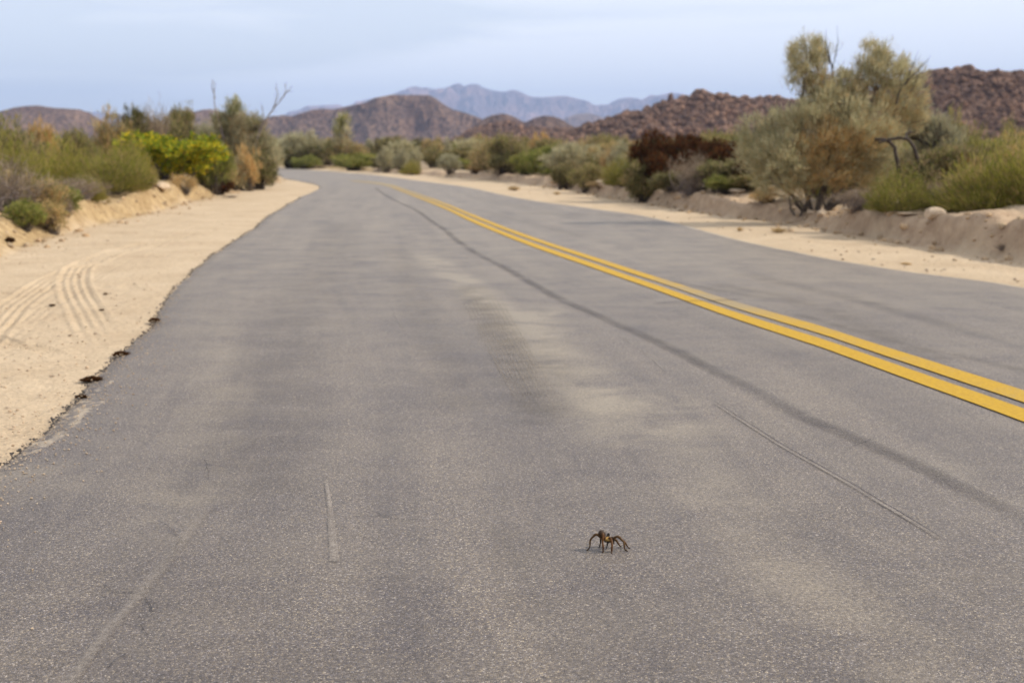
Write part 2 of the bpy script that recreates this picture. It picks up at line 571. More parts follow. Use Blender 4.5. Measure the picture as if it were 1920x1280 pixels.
# ------------------------------------------------------------------ road ribbon
Cs = spline(Cw, np.r_[0])  # placeholder to keep shapes clear
dens = []
Cfine = spline(Cw, 6000)
dist_cam = np.hypot(Cfine[:, 0] * 0.6, Cfine[:, 1] - 1.5) + 0.5
step = np.clip(dist_cam * 0.006, 0.015, 1.5)
seg = np.r_[0, np.linalg.norm(np.diff(Cfine, axis=0), axis=1)]
acc = np.cumsum(seg / step)
ns = int(acc[-1])
idx = np.interp(np.arange(ns), acc, np.arange(len(acc)))
Cs = np.stack([np.interp(idx, np.arange(len(acc)), Cfine[:, k]) for k in range(3)], 1)
T = np.gradient(Cs, axis=0)
for k in range(3):
    T[:, k] = np.convolve(np.pad(T[:, k], 20, mode='edge'), np.ones(41) / 41, 'valid')
T /= np.linalg.norm(T, axis=1, keepdims=True)
Nn = np.stack([-T[:, 1], T[:, 0], np.zeros(len(T))], 1)      # to the left of the direction away from the camera... sign checked below


def hit(Pc, D, poly):
    best = 1e9
    a = poly[:-1, :2]; b_ = poly[1:, :2]
    e = b_ - a
    den = D[0] * e[:, 1] - D[1] * e[:, 0]
    w = a - Pc[:2]
    den = np.where(np.abs(den) < 1e-12, 1e-12, den)
    tt = (w[:, 0] * e[:, 1] - w[:, 1] * e[:, 0]) / den
    uu = (w[:, 0] * D[1] - w[:, 1] * D[0]) / den
    ok = (uu >= -1e-6) & (uu <= 1 + 1e-6) & (tt > 0)
    return tt[ok].min() if ok.any() else None


Lf = spline(Lw, 900); Rf = spline(Rw, 900)
if T[len(T) // 2][1] < 0:
    Nn = -Nn
wl, wr = [], []
lastl, lastr = 3.4, 3.4
for p, n in zip(Cs, Nn):
    h = hit(p, n[:2], Lf); lastl = h if h is not None and h < 14 else lastl
    g = hit(p, -n[:2], Rf); lastr = g if g is not None and g < 14 else lastr
    wl.append(lastl); wr.append(lastr)
wl = np.array(wl); wr = np.array(wr)
for a in (wl, wr):
    a[:] = np.convolve(np.pad(a, 4, mode='edge'), np.ones(9) / 9, 'valid')
sarc = np.r_[0, np.cumsum(np.linalg.norm(np.diff(Cs, axis=0), axis=1))]
ragL = 0.045 * fbm(sarc * 3.0, sarc * 0 + 3, 5, 11, 0.65) + 0.05 * fbm(sarc * 0.9, sarc * 0 + 7, 2, 12)
ragR = 0.06 * fbm(sarc * 2.2, sarc * 0 + 5, 5, 13, 0.65)
NT = 200
u = np.linspace(-1, 1, NT)
PL = Cs + Nn * (wl + ragL)[:, None]; PR = Cs - Nn * (wr + ragR)[:, None]
uu = (u + 1) / 2
RV = PL[:, None, :] * (1 - uu)[None, :, None] + PR[:, None, :] * uu[None, :, None]
X = RV[..., 0]; Y = RV[..., 1]
dl = uu[None, :] * (wl + wr)[:, None]; dr = (1 - uu)[None, :] * (wl + wr)[:, None]
# edge drops and the surface sags a little
RV[..., 2] = 0.004 * fbm(X * 0.7, Y * 0.7, 3, 5) - 0.012 * smooth(-dl, -0.10, 0.0) - 0.012 * smooth(-dr, -0.12, 0.0)
RV[..., 2] += 0.003 * fbm(X * 14, Y * 14, 2, 8) * smooth(-dl, -0.12, 0)


def gl(poly, w, amt=1.0):
    """soft band along a traced line, w metres"""
    Pw = trace(poly)
    m = (X > Pw[:, 0].min() - 3 * w) & (X < Pw[:, 0].max() + 3 * w) & (Y > Pw[:, 1].min() - 3 * w) & (Y < Pw[:, 1].max() + 3 * w)
    out = np.zeros(X.shape)
    out[m] = amt * np.exp(-(seg_dist(X[m], Y[m], Pw) / w) ** 2)
    return out


def blob(px, py, rx, ry, amt):
    c = at(px, py)
    return amt * np.exp(-((X - c[0]) / rx) ** 2 - ((Y - c[1]) / ry) ** 2)


dust = 0.14 + 0.28 * smooth(Y, 3.5, 12)
for g in (gl([(800, 480), (870, 530), (960, 600), (1060, 690), (1150, 770)], 0.20, 0.85), gl([(1150, 770), (1260, 850), (1380, 960), (1520, 1120), (1640, 1240)], 0.18, 0.40),
          gl([(1060, 540), (1200, 620), (1350, 690), (1500, 750), (1700, 840), (1900, 930)], 0.14, 0.24), gl([(440, 500), (420, 620), (410, 760), (330, 1000)], 0.20, 0.34),
          gl([(620, 440), (600, 520), (560, 640)], 0.3, 0.12), gl([(1000, 430), (1200, 480), (1500, 560), (1920, 690)], 0.35, 0.22),
          gl([(1100, 420), (1500, 500), (1920, 600)], 0.5, 0.15), gl([(960, 420), (880, 385), (800, 360)], 0.5, 0.12),
          gl([(1500, 480), (1700, 530), (1920, 580)], 0.25, 0.25), blob(1560, 1050, .30, .22, .18), blob(1210, 780, .28, .55, .80), blob(1010, 600, .25, 1.0, .7), blob(60, 900, .25, .25, .45),
          blob(300, 560, .3, 1.2, .3), blob(1580, 1180, .12, .1, .22), blob(700, 1000, .5, .3, .10)):
    dust = np.maximum(dust, g)
dark = 0.05 + 0.16 * smooth(-Y, -3.0, -1.8)  # asphalt painted darker toward the camera, imitating its weaker sheen there
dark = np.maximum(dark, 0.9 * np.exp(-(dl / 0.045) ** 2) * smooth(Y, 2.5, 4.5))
for g in (gl([(880, 540), (960, 660), (1020, 780)], 0.13, 0.75), gl([(640, 420), (620, 480), (560, 600), (500, 760), (470, 900)], 0.3, 0.35),
          gl([(740, 460), (800, 600), (860, 760)], 0.16, 0.35), gl([(960, 400), (1060, 402), (1200, 405)], 0.16, 0.75), gl([(1240, 525), (1320, 540), (1440, 560)], .06, .7),
          gl([(1350, 535), (1450, 552), (1560, 585), (1680, 640), (1760, 670)], .10, .5), gl([(1500, 590), (1640, 630), (1750, 660)], .05, .7), gl([(1790, 665), (1920, 695)], .05, .7),
          gl([(1400, 515), (1600, 560), (1850, 630)], .12, .45), gl([(900, 395), (1000, 420), (1100, 445)], .12, .35), gl([(880, 370), (960, 385), (1080, 410)], .2, .3),
          gl([(940, 1000), (1000, 1150), (1050, 1280)], .10, .25), blob(1000, 690, .22, .9, .5), blob(1560, 980, .4, .3, .15), blob(300, 1100, .5, .3, .2), blob(1850, 1100, .3, .3, .25)):
    dark = np.maximum(dark, g)
sand = 0.62 * smooth(-dl, -0.05, 0.03) + 0 * X
nearL = np.exp(-((Y - 3.4) / 2.0) ** 2)
sand = np.maximum(sand, 0.62 * np.exp(-((dl - 0.055) / 0.060) ** 2) * smooth(-np.abs(Y - 3.1), -2.1, -1.4) * (0.85 + 1.1 * fbm(Y * 5, X * 5, 4, 41)))
sand = np.maximum(sand, 0.8 * np.exp(-(dr / 0.12) ** 2))
sand = np.maximum(sand, gl([(190, 752), (160, 772), (130, 800)], .030, .62))
sand = np.maximum(sand, gl([(215, 712), (170, 735)], .025, .58))
i = np.arange(ns - 1)[:, None] * NT; j = np.arange(NT - 1)[None, :]
F = np.stack([i + j, i + NT + j, i + NT + j + 1, i + j + 1], -1).reshape(-1, 4)
V = RV.reshape(-1, 3)
# broken side faces of the asphalt slab
base = len(V)
skL = RV[:, 0] + Nn * 0.012 + np.array([0, 0, -0.05]); skR = RV[:, -1] - Nn * 0.012 + np.array([0, 0, -0.05])
i1 = np.arange(ns - 1)
FL = np.stack([i1 * NT, base + i1, base + i1 + 1, (i1 + 1) * NT], 1)
FR = np.stack([i1 * NT + NT - 1, (i1 + 1) * NT + NT - 1, base + ns + i1 + 1, base + ns + i1], 1)
V = np.vstack([V, skL, skR])
pad = lambda a: np.r_[a.ravel(), np.zeros(2 * ns)]
FA = np.vstack([F[:, ::-1], FL, FR])
fm = np.r_[np.zeros(len(F)), np.ones(len(FL) + len(FR))]
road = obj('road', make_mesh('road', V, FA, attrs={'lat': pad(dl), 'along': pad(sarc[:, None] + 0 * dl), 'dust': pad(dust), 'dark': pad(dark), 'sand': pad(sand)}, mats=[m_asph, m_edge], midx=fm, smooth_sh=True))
tag(road, kind='structure')
ROADPOLY = np.vstack([PL[::3], PR[::-3]])


def road_z(x, y):
    return 0.004 * fbm(x * 0.7, y * 0.7, 3, 5)


# ------------------------------------------------------------------ ground height
TRACKS = []
for pts_, hw_ in [([(420, 424), (330, 446), (250, 461), (190, 478), (150, 497), (137, 521), (144, 549), (164, 584), (183, 615), (215, 660)], .115),
                  ([(400, 430), (300, 450), (220, 470), (176, 486), (129, 506), (90, 525), (59, 545), (23, 572), (-10, 605), (-60, 660), (-160, 760)], .11),
                  ([(520, 372), (400, 400), (300, 425), (160, 455), (60, 480), (-60, 520)], .12), ([(560, 366), (450, 395), (330, 440), (200, 500), (60, 590), (-60, 700)], .10),
                  ([(-40, 618), (20, 640), (90, 655), (170, 690)], .06)]:
    C_ = spline(trace(pts_), 60)[:, :2]
    TRACKS.append((C_, hw_, .45 if len(pts_) == 6 else 1.0))


def press(X, Y):
    z = np.zeros(X.shape)
    for q, (C_, hw, amt) in enumerate(TRACKS):
        m = (X > C_[:, 0].min() - .4) & (X < C_[:, 0].max() + .4) & (Y > C_[:, 1].min() - .4) & (Y < C_[:, 1].max() + .4)
        if not m.any(): continue
        x = X[m]; y = Y[m]
        best = np.full(x.shape, 1e9); sg = np.zeros(x.shape); al = np.zeros(x.shape)
        L0 = 0.0
        for a, b in zip(C_[:-1], C_[1:]):
            ab = b - a; l = math.hypot(*ab)
            t_ = np.clip(((x - a[0]) * ab[0] + (y - a[1]) * ab[1]) / (l * l), 0, 1)
            dx = x - a[0] - t_ * ab[0]; dy = y - a[1] - t_ * ab[1]
            d = np.hypot(dx, dy); u_ = d < best
            best[u_] = d[u_]; sg[u_] = np.sign(ab[0] * dy - ab[1] * dx)[u_]; al[u_] = (L0 + t_ * l)[u_]
            L0 += l
        fade = smooth(al, 0, .25 * L0) * smooth(L0 - al, 0.0, .14 * L0) * (0.55 + 0.5 * vn2(al * 2.2, al * 0 + q, 90 + q))
        w_ = best * sg / hw
        inn = smooth(1.0 - np.abs(w_), -0.05, 0.18)
        z[m] += (0.45 + 0.55 * vn2(x * 7, y * 7, 95)) * amt * fade * (inn * (-0.007 + 0.0075 * np.cos(w_ * math.pi * 4.0) + .003 * np.sin(al * 110) * (np.abs(w_) > .6)) + 0.010 * np.exp(-((np.abs(w_) - 1.12) / .14) ** 2))
    return z


def ground(X, Y, detail=True):
    X = np.asarray(X, float); Y = np.asarray(Y, float)
    r = np.hypot(X, Y)
    dF = sdist(X, Y, FLAT)
    near = r < 160
    q = X / np.maximum(Y, 1.0)
    hb = np.interp(np.where(Y > 0.5, q, np.sign(X) * 9), HBt, HBh)
    # bank: ragged eroded face
    er = 0.22 * fbm(X * 1.4, Y * 1.4, 4, 21) + 0.10 * fbm(X * 6, Y * 6, 3, 22)
    right = q > -0.12
    w = np.where(right, 0.11, 0.22) + np.where(right, .28, .4) * np.clip(fbm(X * 0.8, Y * 0.8, 2, 23) + .3, 0, 1)
    s = smooth(dF + er * 1.1, 0.0, w)
    er = er * np.where(right, 1.25, 1.7)
    hb = hb * np.where(right, 1.0, .85) * (1 + np.where(right, 1.1, .9) * fbm(X * .9 + 5, Y * .9, 3, 43))
    lump = 0.11 * fbm(X * 1.7, Y * 1.7, 4, 24) + 0.08 * fbm(X * 5.5, Y * 5.5, 3, 25, .7)
    z = hb * s + lump * smooth(dF, 0.05, 0.6) * (0.5 + 0.5 * near)
    z += 0.07 * s * (ridged(X * 3.2, Y * 3.2, 4, 26) - .5) * smooth(-dF, -1.2, -0.3)
    # shoulder sand
    z += (0.012 * fbm(X * 1.1, Y * 1.1, 3, 27) + 0.006 * fbm(X * 9, Y * 9, 2, 28)) * (1 - s) - 0.008
    if X.size > 5000:
        z += press(X, Y)
        z -= 0.016 * np.clip(fbm(X * 5.5, Y * 5.5, 3, 92) - .13, 0, 1) * 3 * (1 - s) * (r < 20)       # footprints and scuffs
    # gentle swells of the far desert
    z += smooth(r, 60, 400) * 0.35 * fbm(X / 60, Y / 60, 3, 29) - smooth(r, 300, 3000) * 0.2
    return z, dF, s


ang = np.concatenate([np.radians(np.linspace(-180, -36, 60, endpoint=False)), np.radians(np.linspace(-36, -27, 90, endpoint=False)), np.radians(np.linspace(-27, -12, 420, endpoint=False)), np.radians(np.linspace(-12, 36, 480, endpoint=False)), np.radians(np.linspace(36, 180, 60, endpoint=False))])
rad = [0.25]
while rad[-1] < 7400:
    r0 = rad[-1]
    rad.append(r0 + max(0.03, r0 * (0.011 if r0 < 4.5 else 0.0055 if r0 < 30 else 0.011 if r0 < 90 else 0.05)))
rad = np.array(rad)
A, R_ = np.meshgrid(ang, rad)
GX = (np.sin(A) * R_).ravel(); GY = (np.cos(A) * R_).ravel()
gz, gF, gs_ = ground(GX, GY)
nearm = np.hypot(GX, GY) < 150
gR = np.full(GX.shape, 50.0)
gR[nearm] = sdist(GX[nearm], GY[nearm], ROADPOLY[::4])
lap = 0.020 * fbm(GX * 2.3, GY * 2.3, 4, 31) + 0.006
edge_sand = -0.024 + lap * 1.2
k = smooth(-gR, -0.5, -0.02)
gz = gz * (1 - k) + edge_sand * k
gz = np.where(gR < 0, edge_sand - 0.30 * smooth(-gR, 0.0, 0.45), gz)
bank = smooth(gF + 0.25 * fbm(GX * 2, GY * 2, 3, 50), -0.12, 0.10) * smooth(-gF, -1.3, -0.45)
field = smooth(gF, 0.9, 2.2)
yellow = 1.0 * (GX / np.maximum(GY, 1) < -0.12)
na = len(ang); nr = len(rad)
ii = np.arange(nr - 1)[:, None] * na; jj = np.arange(na)[None, :]; jn = (jj + 1) % na
GFq = np.stack([ii + jj, ii + jn, ii + na + jn, ii + na + jj], -1).reshape(-1, 4)[:, ::-1]
GV = np.stack([GX, GY, gz], 1)
GV = np.vstack([GV, [[0, 0, -0.3]]])
ctr = len(GV) - 1
GFt = np.stack([np.full(na, ctr), np.arange(na), (np.arange(na) + 1) % na], 1)[:, ::-1]
g = obj('ground', make_mesh('ground', GV, [GFq, GFt], m_sand, attrs={'bank': np.r_[bank, 0], 'ochre': np.r_[yellow, 0], 'field': np.r_[field, 0]}, smooth_sh=True))
tag(g, kind='structure')


def gz_at(x, y):
    return float(ground(np.array([x]), np.array([y]))[0][0])


# ------------------------------------------------------------------ strips on the road
def ribbon(name, mat, pts, w0, w1=None, z=0.004, n=160, prof=None, hfun=None, jitter=0.0, seed=0):
    """w0,w1 half widths in metres at start/end; prof: list of (offset -1..1, dz, cover)"""
    C = spline(trace(pts), n)
    Tt = np.gradient(C, axis=0); Tt /= np.linalg.norm(Tt, axis=1, keepdims=True)
    Nl = np.stack([-Tt[:, 1], Tt[:, 0], np.zeros(n)], 1)
    w = np.linspace(w0, w1 if w1 is not None else w0, n)
    s = np.r_[0, np.cumsum(np.linalg.norm(np.diff(C, axis=0), axis=1))]
    if jitter:
        C = C + Nl * (jitter * fbm(s * 6, s * 0 + seed, 4, seed, 0.7))[:, None]
    prof = prof or [(-1, 0, 0), (-.5, 0, .7), (0, 0, 1), (.5, 0, .7), (1, 0, 0)]
    k = len(prof)
    o = np.array([p[0] for p in prof]); dz = np.array([p[1] for p in prof]); cv = np.array([p[2] for p in prof])
    V = C[:, None, :] + Nl[:, None, :] * (w[:, None] * o[None, :])[..., None]
    fade = np.clip(np.minimum(s, s[-1] - s) / (0.03 * s[-1] + 1e-6), 0, 1)
    hz = (hfun or road_z)(V[..., 0], V[..., 1])
    V[..., 2] = hz + z + dz[None, :] * fade[:, None]
    i = np.arange(n - 1)[:, None] * k; j = np.arange(k - 1)[None, :]
    F = np.stack([i + j, i + j + 1, i + k + j + 1, i + k + j], -1).reshape(-1, 4)[:, ::-1]
    o = obj(name, make_mesh(name, V.reshape(-1, 3), F, mat, attrs={'cover': (cv[None, :] * fade[:, None]).ravel()}, smooth_sh=True))
    return tag(o, kind='structure')


SEAM = [(705, 352), (714, 360), (742, 377), (780, 394), (813, 418), (830, 428), (857, 451), (899, 479), (942, 500), (1000, 533), (1055, 563), (1133, 597),
        (1242, 646), (1387, 721), (1527, 791), (1708, 868), (1920, 972), (2100, 1060)]
ribbon('paving_seam', m_seam, SEAM, 0.06, 0.055, z=0.003, n=500, jitter=0.03, seed=3)
ribbon('dust_line', m_dustline, [(100, 1330), (130, 1285), (190, 1200), (250, 1128), (310, 1055), (350, 1000), (385, 950)], 0.015, 0.028, z=0.0032, jitter=0.01, seed=4)
ribbon('scrape_and_bead', m_dustline, [(612, 905), (619, 950), (622, 990), (628, 1056)], 0.005, 0.012, z=0.0035, jitter=0.003, seed=5, prof=[(-1, 0, .9), (0, 0, 1.5), (1, 0, .9)])
ribbon('scrape_and_bead', m_dustline, [(1160, 630), (1215, 668), (1252, 700)], 0.004, 0.004, z=0.003, jitter=0.004, seed=6)
ribbon('scrape_and_bead', m_dustline, [(737, 585), (745, 600), (754, 616)], 0.006, 0.006, z=0.003, seed=7)
for q, (pts, w) in enumerate([([(305, 983), (325, 998), (338, 1012)], .004), ([(338, 1012), (330, 1030), (326, 1040)], .0035), ([(308, 1050), (330, 1043), (345, 1047)], .004),
                              ([(190, 1098), (215, 1110), (255, 1113)], .005), ([(268, 1122), (280, 1136), (283, 1150)], .004), ([(262, 1155), (265, 1170), (278, 1192)], .004),
                              ([(205, 1253), (215, 1240), (240, 1225)], .004), ([(1580, 845), (1600, 835), (1640, 820)], .003), ([(650, 973), (720, 968), (770, 962)], .003),
                              ([(385, 900), (392, 880), (380, 860)], .003), ([(690, 1010), (660, 1004), (600, 1010)], .003), ([(700, 960), (740, 972), (800, 975)], .003)]):
    ribbon('crack_and_shade_strip', m_crack_shade, pts, w * 0.5, z=0.003, n=60, jitter=0.03, seed=60 + q, prof=[(-1, 0, 0.2), (0, 0, 1.0), (1, 0, 0.2)])
# joint across the yellow lines
ribbon('crack_and_shade_strip', m_crack_shade, [(1225, 571), (1290, 566), (1340, 565), (1390, 563)], .010, z=0.0085, n=60, seed=80, prof=[(-1, 0, .5), (0, 0, 1), (1, 0, .5)])
# raised bead of sealant: pale strip, with the shadow beside it painted as a dark strip
hp = [(-1, -.001, 1), (-.8, .003, 1), (-.4, .006, 1), (.1, .0075, 1), (.6, .006, 1), (.9, .002, 1), (1, -.004, 1)]
ribbon('crack_and_shade_strip', m_crack_shade, [(1339, 752), (1416, 801), (1475, 838), (1548, 879), (1620, 921), (1693, 965), (1729, 987), (1771, 1013)], .0022, .0038, z=0.0031, n=300, jitter=0.005, seed=9, prof=[(-1, 0, .5), (0, 0, 1), (1, 0, .5)])
ribbon('scrape_and_bead', m_dustline, [(1336, 754), (1413, 804), (1472, 841), (1545, 882), (1617, 924), (1690, 968), (1726, 990), (1768, 1016)], .0050, .0075, z=0.0034, n=300, jitter=0.005, seed=9,
       prof=[(-1, 0, .6), (-.4, .0012, 1.3), (.4, .0012, 1.3), (1, 0, .6)])
# dusty tyre prints in the middle of the lane
for q in range(10):
    x0 = -0.30 + q * 0.055
    a0 = at(1010 + q * 9 - 20, 790); a1 = at(862 + q * 8, 555)
    ofs = np.linspace(0, 1, 6)
    pts = []
    C = np.array([a0 + (a1 - a0) * s_ for s_ in ofs])
    V_ = []
    n_ = 40
    Cx = spline(C, n_)
    wv = 0.009
    Vq = np.stack([Cx + [-wv, 0, 0], Cx, Cx + [wv, 0, 0]], 1)
    Vq[..., 2] = road_z(Vq[..., 0], Vq[..., 1]) + 0.0045
    s_ = np.linspace(0, 1, n_); fd = np.clip(np.minimum(s_, 1 - s_) * 5, 0, 1) * (0.4 + 0.6 * vn2(s_ * 5, s_ * 0 + q, q))
    i = np.arange(n_ - 1)[:, None] * 3; j = np.arange(2)[None, :]
    Fq = np.stack([i + j, i + j + 1, i + 3 + j + 1, i + 3 + j], -1).reshape(-1, 4)
    o = obj('tread_print', make_mesh('tread_print', Vq.reshape(-1, 3), Fq, m_tread, attrs={'cover': np.stack([fd * 0, fd, fd * 0], 1).ravel()}))
    tag(o, kind='structure')


# yellow double line
def stripe(e1, e2, n, wear_at):
    a_, b_ = trace(e1), trace(e2)
    if e1[0][0] > 2000:
        a_ = np.vstack([a_[:1] + bdir * 14, a_]); b_ = np.vstack([b_[:1] + bdir * 14, b_])
    ks = np.concatenate([np.linspace(0, .3, 120, endpoint=False), np.linspace(.3, 1, n - 120)])
    A_ = spline(a_, ks); B_ = spline(b_, ks)
    # common direction: resample by distance along the first edge
    k = 4
    f = np.linspace(0, 1, k)
    V = A_[:, None, :] * (1 - f)[None, :, None] + B_[:, None, :] * f[None, :, None]
    V[..., 2] = road_z(V[..., 0], V[..., 1]) + 0.005
    wob = 0.006 * (fbm(A_[:, 1] * 9, A_[:, 0], 4, 55, .7))
    V[:, 0, 0] += wob; V[:, -1, 0] -= wob
    i = np.arange(n - 1)[:, None] * k; j = np.arange(k - 1)[None, :]
    F = np.stack([i + j, i + j + 1, i + k + j + 1, i + k + j], -1).reshape(-1, 4)
    w = wear_at(V[..., 0], V[..., 1]).ravel()
    o = obj('road_marking', make_mesh('road_marking', V.reshape(-1, 3), F, m_yel, attrs={'wear': w}))
    return tag(o, kind='structure')


STR = [  # px x, four edges top to bottom (rows)
    (2250, 843, 874, 889, 924), (1920, 733, 756, 767.5, 792.5), (1620, 639, 655, 664, 682), (1540, 612.5, 627.5, 636.5, 653), (1360, 561, 572.5, 579.5, 592), (1240, 523, 532, 538.5, 548.5),
    (1120, 484.5, 492, 497, 506), (1000, 445.3, 451.5, 456, 463.6), (940, 423.5, 429.5, 433, 440), (880, 399.5, 405, 408, 414.5), (836, 381.6, 386, 388.2, 393),
    (780, 361.6, 365, 366.5, 370.5), (735, 346.6, 349, 350.2, 352.6)]
wearf = lambda x, y: 0.28 * np.exp(-((y - at(1390, 560)[1]) / 0.9) ** 2) * (x > 1.0) + 0.25 * smooth(y, 14, 30)
stripe([(s[0], s[1]) for s in STR], [(s[0], s[2]) for s in STR], 500, wearf)
stripe([(s[0], s[3]) for s in STR], [(s[0], s[4]) for s in STR], 500, lambda x, y: -0.12 + 0.3 * smooth(y, 14, 30))
FARL = [(735, 346.6, 352.6), (711, 342.6, 346.2), (680, 339.6, 342.2), (650, 337.6, 339.6), (610, 333.5, 335.2), (570, 328.4, 329.8), (540, 324.2, 325.4)]
stripe([(s[0], s[1]) for s in FARL], [(s[0], s[2]) for s in FARL], 120, lambda x, y: 0.55 + 0 * x)

# tyre tracks pressed into the shoulder sand
def sand_h(x, y):
    return ground(x.ravel(), y.ravel())[0].reshape(x.shape)
# ------------------------------------------------------------------ haze
hv = [(x_, y_, z_) for z_ in (-3, 400) for x_, y_ in ((-8500, -3000), (8500, -3000), (8500, 7700), (-8500, 7700))]
hf = [(0, 3, 2, 1), (4, 5, 6, 7), (0, 1, 5, 4), (1, 2, 6, 5), (2, 3, 7, 6), (3, 0, 4, 7)]
m_haze = bpy.data.materials.new('haze')
m_haze.use_nodes = True
t = m_haze.node_tree; t.nodes.clear()
ho = N(t, 'ShaderNodeOutputMaterial'); pv = N(t, 'ShaderNodeVolumePrincipled')
pv.inputs['Color'].default_value = (0.50, 0.66, 1.0, 1)
pv.inputs['Density'].default_value = 1.9e-4
pv.inputs['Anisotropy'].default_value = 0.0
t.links.new(pv.outputs[0], ho.inputs['Volume'])
haze = obj('haze', make_mesh('haze', hv, np.array(hf), m_haze))
tag(haze, kind='stuff')


# ------------------------------------------------------------------ hills
def hill(name, prof, Z, depth, mat, seed, nx=420, ny=60, rough=0.10, fscale=1.0, tilt=0.0, sink=1.0, ridge=0.5):
    """a real ridge Z metres away: crest heights follow the traced outline, slopes fall towards and away from us"""
    px = np.array([p[0] for p in prof], float); py = np.array([p[1] for p in prof], float)
    W = [atd(a, b_, Z) for a, b_ in zip(px, py)]
    wx = np.array([w[0] for w in W]); wz = np.array([w[2] for w in W])
    xs = np.linspace(wx[0], wx[-1], nx)
    crest = np.interp(xs, wx, wz)
    ny += 1 - ny % 2          # keep one row exactly on the crest
    v = np.linspace(-1, 1, ny)
    XX, VV = np.meshgrid(xs, v)
    CR = np.interp(XX, wx, wz)
    YY = Z + VV * depth
    H = CR.max()
    shape = 1 - np.abs(VV) ** 1.5
    shape = np.clip(shape, 0, 1)
    s = fscale / (H + 1e-6)
    # spurs and gullies on the flanks, less at the crest itself
    fl = ridged(XX * s * 1.6, YY * s * 0.9, 5, seed) - 0.55
    wq = np.clip(1 - (1 - np.abs(VV)) ** 0.8 * 0 - np.exp(-(VV / 0.10) ** 2), 0, 1)
    ZZ = CR * shape + H * ridge * fl * wq * np.clip(shape * 2.0, 0, 1) * np.clip(CR / H * 1.5, 0, 1)
    ZZ += H * rough * (.2 + .8 * wq) * fbm(XX * s * 9, YY * s * 9, 4, seed + 9, 0.6) * np.clip(shape * 3, 0, 1) * np.clip(CR / H * 2, 0.1, 1)
    # flanks may not rise above the line of sight to the crest
    lim = (CR - CAMH) * YY / Z + CAMH
    m = np.abs(VV) > 0.5 / ny * 2
    lim = np.where(m, lim - 0.012 * H, lim)
    ZZ = np.minimum(ZZ, lim)
    ZZ -= sink * (1 - shape) ** 2
    V = np.stack([XX, YY, ZZ], -1).reshape(-1, 3)
    i = np.arange(ny - 1)[:, None] * nx; j = np.arange(nx - 1)[None, :]
    F = np.stack([i + j, i + j + 1, i + nx + j + 1, i + nx + j], -1).reshape(-1, 4)
    tone = np.clip(0.5 + 1.4 * fbm(XX * s * 2.5, YY * s * 2.5, 4, seed + 30), 0, 1).ravel()
    o = obj(name, make_mesh(name, V, F, mat, attrs={'tone': tone}, smooth_sh=False))
    tag(o, kind='structure')
    return o, (lambda x, y: _sample(x, y, xs, Z + v * depth, ZZ))


def _sample(x, y, xs, ys, ZZ):
    fx = np.clip((x - xs[0]) / (xs[1] - xs[0]), 0, len(xs) - 1.001); fy = np.clip((y - ys[0]) / (ys[1] - ys[0]), 0, len(ys) - 1.001)
    i = fx.astype(int); j = fy.astype(int); a = fx - i; b_ = fy - j
    return (ZZ[j, i] * (1 - a) + ZZ[j, i + 1] * a) * (1 - b_) + (ZZ[j + 1, i] * (1 - a) + ZZ[j + 1, i + 1] * a) * b_


def jag(prof, amp, stepx, seed):
    """roughen a traced outline between its points"""
    px = np.array([p[0] for p in prof], float); py = np.array([p[1] for p in prof], float)
    xs = np.arange(px[0], px[-1], stepx)
    ys = np.interp(xs, px, py) - amp * 2 * fbm(xs / (stepx * 5), xs * 0 + seed, 4, seed, 0.7)
    return list(zip(xs, ys))


FAR = [(-500, 262), (-200, 245), (0, 225), (120, 216), (180, 209), (205, 212), (300, 240), (420, 238), (470, 229), (520, 222), (560, 214), (590, 204), (603, 197), (618, 200), (632, 196), (648, 203), (670, 197), (692, 187), (720, 182), (750, 173), (765, 166),
       (776, 162), (787, 165), (800, 162), (814, 168), (824, 165), (840, 164), (852, 159), (862, 157), (870, 163), (880, 159), (896, 158), (903, 163), (925, 170), (945, 172), (962, 168), (972, 171),
       (985, 178), (1000, 182), (1022, 183), (1040, 181), (1060, 180), (1076, 184), (1091, 188), (1104, 194), (1117, 198), (1130, 197), (1144, 196), (1156, 189), (1168, 184), (1182, 181), (1192, 186),
       (1199, 189), (1210, 183), (1222, 177), (1234, 179), (1246, 176), (1262, 173), (1276, 179), (1320, 192), (1380, 186), (1410, 181), (1430, 186), (1500, 196), (1620, 205), (1800, 215), (2300, 250)]
hill('mountain', jag(FAR, 2.4, 3, 5), 6000, 1100, m_far, 71, nx=1000, ny=160, rough=0.10, fscale=1.5, sink=8, ridge=0.42)
hill('hill', jag([(1020, 262), (1045, 236), (1062, 221), (1086, 213), (1109, 213), (1135, 223), (1170, 238), (1230, 262)], 0.8, 3, 6), 3000, 300, m_hill, 72, nx=160, ny=50, rough=.05, sink=5)
hill('hill', jag([(440, 268), (470, 240), (500, 227), (528, 216), (556, 219), (580, 212), (600, 204), (622, 205), (640, 203), (668, 197), (694, 191), (712, 182), (737, 177), (760, 178), (781, 178),
     (806, 179), (818, 185), (832, 196), (850, 206), (875, 212), (890, 218), (905, 224), (940, 240), (990, 262)], 0.7, 3, 7), 1000, 110, m_hill, 73, nx=560, ny=140, rough=.10, fscale=.75, sink=3, ridge=.5)
hill('hill', jag([(-300, 235), (-120, 215), (-40, 214), (0, 212), (20, 206), (45, 200), (70, 198), (110, 203), (150, 205), (168, 218), (182, 232), (200, 250), (240, 268)], 0.8, 3, 8), 900, 95, m_hill, 74, nx=340, ny=110, rough=.09, sink=3, ridge=.18)
hill('hill', jag([(335, 262), (350, 232), (362, 220), (378, 208), (392, 204), (412, 209), (440, 224), (470, 240), (520, 262)], 0.8, 3, 9), 1100, 90, m_hill, 75, nx=160, ny=60, rough=.05, sink=3)
